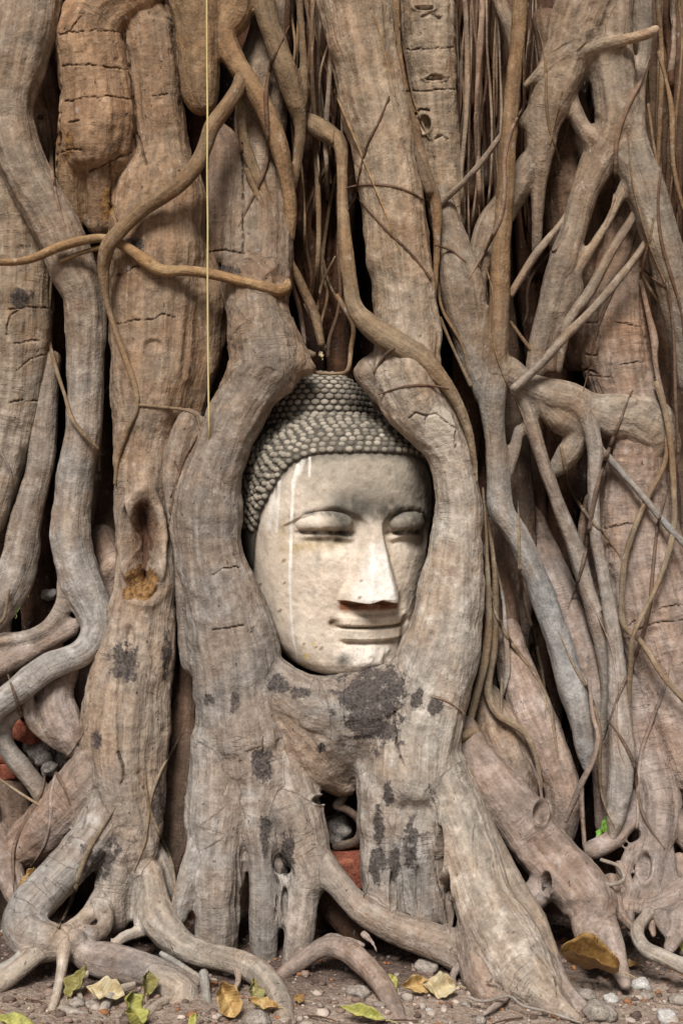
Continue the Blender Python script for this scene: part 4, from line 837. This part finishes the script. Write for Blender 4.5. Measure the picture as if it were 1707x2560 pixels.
# ------------------------------------------------------------------ ground
g = NG('dusty_soil'); ob = g.n('ShaderNodeNewGeometry').outputs['Position']
a = g.noise(ob, 6, 5, .6); b_ = g.noise(ob, 70, 6, .7); c_ = g.noise(ob, 300, 3, .6)
dust = g.math('ADD', g.attr('dust'), g.math('MULTIPLY', g.math('SUBTRACT', a, .5), .9))
col = g.mix(g.rng(dust, .3, .75), g.mix(g.rng(b_, .3, .7), (.085, .058, .048), (.19, .14, .115)), g.mix(g.rng(b_, .3, .7), (.27, .2, .155), (.42, .335, .27)))
col = g.mix(1.0, col, g.grey(g.rng(c_, .25, .75, .65, 1.3)), 'MULTIPLY')
vo = g.n('ShaderNodeTexVoronoi'); g.l(ob, vo.inputs['Vector']); vo.inputs['Scale'].default_value = 85
SOIL = g.done(col, .95, .1, g.bump(g.math('ADD', b_, g.math('ADD', g.math('MULTIPLY', vo.outputs[0], -.6), g.math('MULTIPLY', c_, .5))), .9, .009))
def gh(x, y):
    p = np.stack([x, y, np.zeros_like(x)], 1)
    return .012 * fbm(p * 4, 3, 71) + .006 * fbm(p * 22, 3, 73) + .0045 * np.abs(fbm(p * 60, 2, 75)) - .004
def axis(lo, hi, step, far):
    core = np.arange(lo, hi, step); ext = []; e, d = hi, step
    while e < far: d *= 1.35; e += d; ext.append(e)
    ext2 = []; e, d = lo, step
    while e > -far: d *= 1.35; e -= d; ext2.append(e)
    return np.array(ext2[::-1] + list(core) + ext)
xs, ys = axis(-1.1, 1.1, .006, 150), axis(-.75, .35, .006, 150)
xg, yg = np.meshgrid(xs, ys); x_, y_ = xg.ravel(), yg.ravel(); far = np.hypot(x_, y_) > 3
z_ = np.where(far, 0, gh(x_, y_)); dust_ = sstep(-.05, -.42, y_) * .7 + sstep(-.1, .5, x_) * .25
i = np.arange(len(ys) - 1)[:, None] * len(xs); j = np.arange(len(xs) - 1)[None]
m = make_mesh('ground', np.stack([x_, y_, z_], 1), np.stack([i + j, i + j + 1, i + len(xs) + j + 1, i + len(xs) + j], -1).reshape(-1, 4), SOIL); fattr(m, 'dust', dust_)
tag(link('ground', m), kind='structure', label='bare brown soil with pale dust in front of the roots', cat='ground')
def G(px, py, lift=0.0):          # point of the ground seen at a tracing position
    s = (H - lift) / ((py * K - 1280) / 1000); Y = s * D0 - D0
    p = P(px, py, Y); p[2] = float(gh(np.array([p[0]]), np.array([Y]))[0]) + lift; return p

def rock_mesh(name, r, mat, seed, sq=(1, 1, .7), n=14, jag=.3):
    V, F = [], []
    for a in range(n + 1):
        f = -math.pi / 2 + math.pi * a / n
        for b in range(2 * n): t_ = math.pi * b / n; V.append((math.cos(f) * math.cos(t_), math.cos(f) * math.sin(t_), math.sin(f)))
    V = np.array(V); k = 1 + jag * fbm(V * 1.6 + seed * 3.1, 2, seed) + .4 * jag * np.round(fbm(V * 2.6, 1, seed + 5) * 3) / 3
    V = V * k[:, None] * np.array(sq) * r; w = 2 * n
    F = [[a * w + b, a * w + (b + 1) % w, (a + 1) * w + (b + 1) % w, (a + 1) * w + b] for a in range(n) for b in range(w)]
    return make_mesh(name, V, F, mat)
PEB = mat_simple('pale_pebble', (.2, .17, .145), (.32, .28, .24), 60, .5, .003)
WHT = mat_simple('white_stone', (.32, .30, .28), (.5, .48, .45), 60, .4, .002)
RUB = mat_simple('grey_rubble', (.13, .12, .11), (.36, .33, .30), 45, .7, .004)
BRK = mat_simple('red_brick', (.16, .045, .03), (.27, .10, .06), 40, .6, .003)
stones = [(820, 2283, 24, PEB, 'large tan stone on the soil beside the root tip under the frame'), (1402, 2296, 17, WHT, 'brightest white stone on the gravel at the lower right'), (1470, 2262, 22, WHT, 'angular off-white stone right of the two-toed root'), (1345, 2290, 22, PEB, 'pale stone below the big golden brown leaf'),
          (1480, 2290, 16, PEB, 'small pale stone beside the angular off-white stone'), (1380, 2338, 36, PEB, 'broad flat tan stone at the bottom edge on the right'), (1530, 2338, 22, WHT, 'round whitish stone at the bottom right corner'), (1555, 2300, 18, PEB, 'pale stone at the right edge of the gravel'), (985, 2310, 9, WHT, 'tiny white stone under the cream leaf'), (1070, 2300, 11, PEB, 'upright pale pebble left of the root tip with the thin rootlet'),
          (980, 2225, 30, PEB, 'dusty flat stone behind the cream leaf'), (590, 2345, 26, PEB, 'pale flat stone at the bottom edge beside the curving root'), (212, 2305, 15, PEB, 'oval pale pebble below the folded cream leaf'), (180, 2300, 18, PEB, 'rounded beige pebble under the olive leaf at the left'), (640, 2130, 15, WHT, 'small white stone between the root toes'), (1100, 2338, 14, PEB, 'little beige stone at the bottom edge near the centre')]
for k, (x, y, w, mt, lb) in enumerate(stones):
    p = G(x, y); r = w * K / 1000; o = link('stone', rock_mesh('stone', r, mt, k + 3, (1, .9, .62))); o.location = p + np.array([0, 0, r * .25]); o.rotation_euler = (0, 0, k * 1.7)
    tag(o, lb, 'stone', 'stones on the ground')
for k, (x, y, Y, w, lb) in enumerate([(112, 1366, .2, 20, 'white stone wedged between the left roots beside the green sprig'), (95, 1728, .1, 34, 'grey rubble stone between the left roots'), (140, 1750, .12, 28, 'dark rubble stone right of the grey one between the left roots'), (70, 1705, .14, 24, 'small dark rubble stone beneath the red brick'), (115, 1765, .09, 24, 'lowest rubble stone in the left root hollow'),
                                      (272, 1355, .2, 16, 'dim stone in the dark slot left of the rotten hollow'), (285, 1375, .2, 18, 'dull stone low in the slot left of the rotten hollow'), (775, 1905, .12, 40, 'dark stone in the gap under the bridge of roots')]):
    o = link('stone', rock_mesh('stone', w * K / 1000, WHT if k == 0 else RUB, k + 40)); o.location = P(x, y, Y); o.rotation_euler = (k, k * .7, 0); tag(o, lb, 'stone', 'stones wedged in the roots')
import bmesh
def brick(x, y, Y, sx, sy, sz, rot, lb):
    bm = bmesh.new(); bmesh.ops.create_cube(bm, size=1); bmesh.ops.scale(bm, vec=(sx, sy, sz), verts=bm.verts)
    bmesh.ops.subdivide_edges(bm, edges=bm.edges, cuts=9, use_grid_fill=True)
    me = bpy.data.meshes.new('brick'); bm.to_mesh(me); bm.free(); me.materials.append(BRK)
    v = verts(me); e = np.stack([np.abs(v[:, 0]) / sx, np.abs(v[:, 1]) / sy, np.abs(v[:, 2]) / sz], 1) * 2
    rnd = np.clip(np.sort(e, 1)[:, 1] - .8, 0, .2) / .2; v *= (1 - .07 * rnd ** 2)[:, None]; v += .004 * np.stack([fbm(v * 30 + k, 3, k) for k in (1, 2, 3)], 1); set_verts(me, v)
    me.polygons.foreach_set('use_smooth', [True] * len(me.polygons))
    o = link('brick', me); o.location = P(x, y, Y); o.rotation_euler = rot; tag(o, lb, 'brick', 'broken red bricks among the roots')
brick(790, 1998, .06, .12, .09, .085, (R(8), R(-6), R(12)), 'red brick lodged in the gap between the two big root legs')
brick(62, 1680, .1, .085, .07, .05, (R(-12), R(14), R(-18)), 'red brick fragment above the rubble in the left root hollow')
brick(-2, 1715, .1, .05, .06, .075, (0, R(8), R(20)), 'red brick fragment cut by the left edge, upper one')
brick(8, 1768, .1, .07, .06, .04, (R(5), R(-6), R(10)), 'red brick fragment at the left edge, lower one')

# gravel and crumbs: uncountable
gv = Acc(); rg_ = random.Random(5)
base_r = rock_mesh('tmp', 1, None, 77, (1, 1, .75), 4, .4); bv = verts(base_r); bf = [list(p.vertices) for p in base_r.polygons]; bpy.data.meshes.remove(base_r)
for k in range(3400):
    y = -.62 + .85 * rg_.random() ** 1.3; x = rg_.uniform(-.95, .95)
    front_ = y < -.3
    r = min(.016, .0022 + rg_.expovariate(1 / .0026)) * (1.0 if front_ else .85)
    a = rg_.uniform(0, 6.28); ca_, sa_ = math.cos(a), math.sin(a); V = bv * r * np.array([rg_.uniform(.7, 1.3), rg_.uniform(.7, 1.3), rg_.uniform(.6, 1)])
    V = np.stack([V[:, 0] * ca_ - V[:, 1] * sa_, V[:, 0] * sa_ + V[:, 1] * ca_, V[:, 2]], 1) + np.array([x, y, float(gh(np.array([x]), np.array([y]))[0]) + r * .3])
    pale_ = rg_.random() < (.5 if (front_ and x > -.1) else .12); c0 = np.array([.36, .30, .25]) * rg_.uniform(.6, 1.35) if pale_ else np.array([.17, .12, .095]) * rg_.uniform(.5, 1.6)
    if rg_.random() < .13: c0 = np.array([.26, .12, .055])
    gv.add(V, bf, [c0] * len(V))
m = make_mesh('gravel', np.array(gv.V), gv.F, STONE); vattr(m, 'tint', np.array(gv.c)); tag(link('gravel', m), 'scattered gravel and soil crumbs over the ground', 'gravel', kind='stuff')

# ------------------------------------------------------------------ leaves
def mat_leaf(name, a, b, c, mottle=.5):
    g = NG(name); tc = g.n('ShaderNodeTexCoord').outputs['Object']; n = g.noise(tc, 45, 4, .6); n2 = g.noise(tc, 120, 4, .6)
    u = g.attr('leaf_u'); vein = g.rng(g.math('ABSOLUTE', u), .06, .015); side = g.math('ABSOLUTE', g.math('SINE', g.attr('leaf_v')))
    col = g.mix(g.rng(n, .5 - mottle * .3, .5 + mottle * .3), a, b); col = g.mix(g.rng(n2, .58, .7, 0, .8), col, c)
    col = g.mix(g.math('MULTIPLY', vein, .5), col, (.5, .42, .2)); 
    m = g.done(col, .55, .35, g.bump(g.math('ADD', g.math('MULTIPLY', side, .4), n2), .4, .003))
    return m
LM = dict(y=mat_leaf('yellow_leaf', (.36, .34, .09), (.26, .26, .07), (.20, .11, .04)), o=mat_leaf('olive_leaf', (.24, .21, .07), (.17, .15, .05), (.16, .09, .03)),
          b=mat_leaf('golden_brown_leaf', (.28, .17, .055), (.18, .095, .03), (.36, .27, .12)), c=mat_leaf('cream_leaf', (.48, .42, .28), (.40, .31, .17), (.28, .17, .07)), g=mat_leaf('green_leaf', (.12, .26, .03), (.18, .34, .05), (.1, .2, .03)), r=mat_leaf('tan_leaf', (.42, .29, .12), (.33, .2, .07), (.2, .1, .03)))
def leaf_mesh(L, Wd, curl, twist, seed, mat, stalk=True):
    nu, nv = 13, 22; V, U, VS = [], [], []; rl = random.Random(seed); ph = rl.uniform(0, 6)
    for b in range(nv + 1):
        t_ = b / nv; w = Wd / 2 * (math.sin(math.pi * t_ ** .8) ** .9) * (1 - .35 * max(0, t_ - .75)) * (1 + .10 * math.sin(11 * t_ + ph) + .07 * math.sin(29 * t_ + 2 * ph)) + .0004
        for a in range(nu):
            u = -1 + 2 * a / (nu - 1); x = u * w; y = (t_ - .5) * L
            z = curl * Wd * (abs(u) ** 1.5) * (.4 + .6 * math.sin(math.pi * t_)) + .16 * L * twist * ((t_ - .5) * 2) ** 2 + .10 * Wd * math.sin(7 * t_ + 3 * u + ph) + .07 * Wd * math.sin(15 * t_ + ph * 2) * u + .05 * Wd * math.sin(19 * t_ - 5 * u + ph)
            a2 = twist * .8 * (t_ - .5) * u; V.append((x * (1 - .25 * abs(curl) * abs(u)), y, z + a2 * w)); U.append(u); VS.append(t_ * 40 + abs(u) * 6)
    n0 = len(V); F = [[b * nu + a, b * nu + a + 1, (b + 1) * nu + a + 1, (b + 1) * nu + a] for b in range(nv) for a in range(nu - 1)]
    th = .0006; V = V + [(x, y, z - th) for x, y, z in V]; F = F + [[k + n0 for k in f[::-1]] for f in F]
    rim = [a for a in range(nu)] + [b * nu + nu - 1 for b in range(1, nv + 1)] + [nv * nu + a for a in range(nu - 2, -1, -1)] + [b * nu for b in range(nv - 1, 0, -1)]
    for q, w in zip(rim, rim[1:] + rim[:1]): F.append([w, q, q + n0, w + n0])
    U = U + U; VS = VS + VS
    if stalk:
        s0 = len(V); n_ = 6
        for k in range(n_ + 1):
            for q in range(5):
                a = q / 5 * 6.283; V.append((.0011 * math.cos(a) + .004 * math.sin(k * .5), -L / 2 - k * L * .05, .0011 * math.sin(a) + .16 * L * twist - .0005 * k)); U.append(0); VS.append(0)
        for k in range(n_):
            for q in range(5): F.append([s0 + k * 5 + q, s0 + k * 5 + (q + 1) % 5, s0 + (k + 1) * 5 + (q + 1) % 5, s0 + (k + 1) * 5 + q])
    m = make_mesh('leaf', V, F, mat); fattr(m, 'leaf_u', U); fattr(m, 'leaf_v', VS); return m
def leaf(x, y, L, Wd, rot, curl, twist, mt, lb, Y=None, lift=.012, grp='fallen leaves'):
    m = leaf_mesh(L * K / 1150, Wd * K / 1150, curl, twist, int(x * 7 + y), LM[mt]); o = link('leaf', m)
    o.location = G(x, y, lift) if Y is None else P(x, y, Y); rot = (14, -rot[0], rot[2]) if 55 <= rot[2] <= 115 else rot; o.rotation_euler = tuple(R(a) for a in rot); tag(o, lb, 'leaf', grp); return o
leaf(180, 2252, 80, 50, (50, 10, -35), .3, .5, 'o', 'olive brown leaf leaning on the horizontal root at the left', lift=.03)
leaf(243, 2272, 95, 60, (35, -8, 78), .35, .3, 'c', 'folded cream leaf with a tan edge lying below the horizontal root', lift=.025)
leaf(335, 2252, 60, 46, (55, 20, 25), .55, .6, 'o', 'curled olive leaf beside the pale root lump', lift=.03)
leaf(298, 2322, 82, 66, (44, 16, 48), .5, .8, 'y', 'ragged yellow leaf with brown blotches between small roots at the lower left', lift=.025)
leaf(40, 2345, 100, 44, (20, 0, 80), .2, .2, 'y', 'yellow green leaf at the bottom left corner', lift=.012)
leaf(66, 2028, 80, 40, (50, 0, -50), .4, .3, 'b', 'golden leaf wedged behind the left sloping root', Y=-.06)
leaf(84, 2012, 32, 24, (60, 0, -50), .2, .2, 'y', 'small yellow leaf tip behind the left sloping root', Y=-.07)
leaf(522, 2292, 85, 66, (60, -15, 20), .5, .8, 'r', 'crumpled brown leaf under the long curving root', lift=.03)
leaf(582, 2276, 70, 44, (50, 20, 35), .4, .3, 'o', 'olive leaf tucked behind the long curving root', lift=.02)
leaf(604, 2306, 70, 30, (30, 0, 75), .4, .5, 'r', 'tan curled leaf left of the long curving root', lift=.015)
leaf(686, 2288, 30, 20, (40, 0, 60), .3, .3, 'b', 'small gold leaf scrap right of the long curving root', lift=.012)
leaf(446, 2340, 42, 22, (50, 0, -20), .4, .3, 'y', 'small yellow leaf at the bottom edge beside the thin root', lift=.02)
leaf(832, 2322, 108, 34, (35, 25, 68), .5, .3, 'y', 'bright yellow green leaf on the soil at the bottom centre', lift=.02)
leaf(900, 2252, 38, 24, (45, 0, 40), .3, .2, 'y', 'little yellow green leaf behind the middle root tip', lift=.018)
leaf(955, 2262, 80, 48, (55, 0, 100), .3, .4, 'r', 'tan brown leaf touching the cream leaf', lift=.018)
leaf(1008, 2256, 80, 58, (62, -10, 78), .2, .3, 'c', 'pale cream leaf beside the tan leaf near the centre', lift=.025)
leaf(1352, 2222, 140, 86, (40, 22, 62), 1.1, .7, 'b', 'large curled golden brown leaf leaning on the two-toed root', Y=-.335)
leaf(1442, 2206, 50, 20, (30, 0, 85), .3, .3, 'b', 'narrow brown leaf right of the two-toed root', lift=.015)
leaf(1568, 2172, 44, 34, (60, 0, 10), .3, .3, 'y', 'bright yellow leaf at the right edge', lift=.05)
leaf(424, 2130, 26, 18, (60, 0, 0), .3, .2, 'r', 'orange leaf scrap behind the left knob of the frame root', lift=.02)
for (x, y, L, Wd, rot, Y, lb) in [(36, 1392, 42, 26, (75, 0, 10), .05, 'green leaf sprouting among the left roots'), (50, 1368, 26, 14, (60, 0, 60), .06, 'tiny green leaf above the other at the left'), (1393, 1890, 56, 24, (70, 10, -20), .0, 'bright green leaf sprouting among the right roots'), (1378, 1912, 34, 20, (60, 0, -60), -.01, 'small green leaf below the bright one at the right')]:
    leaf(x, y, L, Wd, rot, .2, .3, 'g', lb, Y=Y, grp='green leaves sprouting among the roots')
leaf(736, 815, 20, 15, (60, 0, 30), .3, .2, 'c', 'pale dry leaf scrap stuck above the topknot', Y=.1)
# twigs
for k, (x0, y0, x1, y1) in enumerate([(60, 2290, 110, 2300), (500, 2330, 540, 2318), (870, 2340, 960, 2335), (1200, 2335, 1120, 2345), (1460, 2250, 1420, 2240), (700, 2330, 780, 2338)]):
    a, b = G(x0, y0, .006), G(x1, y1, .006); md_ = (a + b) / 2 + np.array([0, 0, .003]); r = .0018
    t = tube(np.array([[*a, r], [*md_, r * 1.2], [*b, r * .6]]), step=.006, sides=7, lump=.1); m = make_mesh('twig', t['V'], t['F'], BARK); paint(m, [t], [PAL['d']], [.2], [.2], marks=False, disp=.3)
    tag(link('twig', m), ['thin twig on the soil at the lower left', 'short twig by the crumpled brown leaf', 'long twig at the bottom edge near the centre', 'twig at the bottom right of the big foot root', 'twig under the narrow brown leaf at the right', 'twig right of the long curving root'][k], 'twig', 'twigs on the soil')
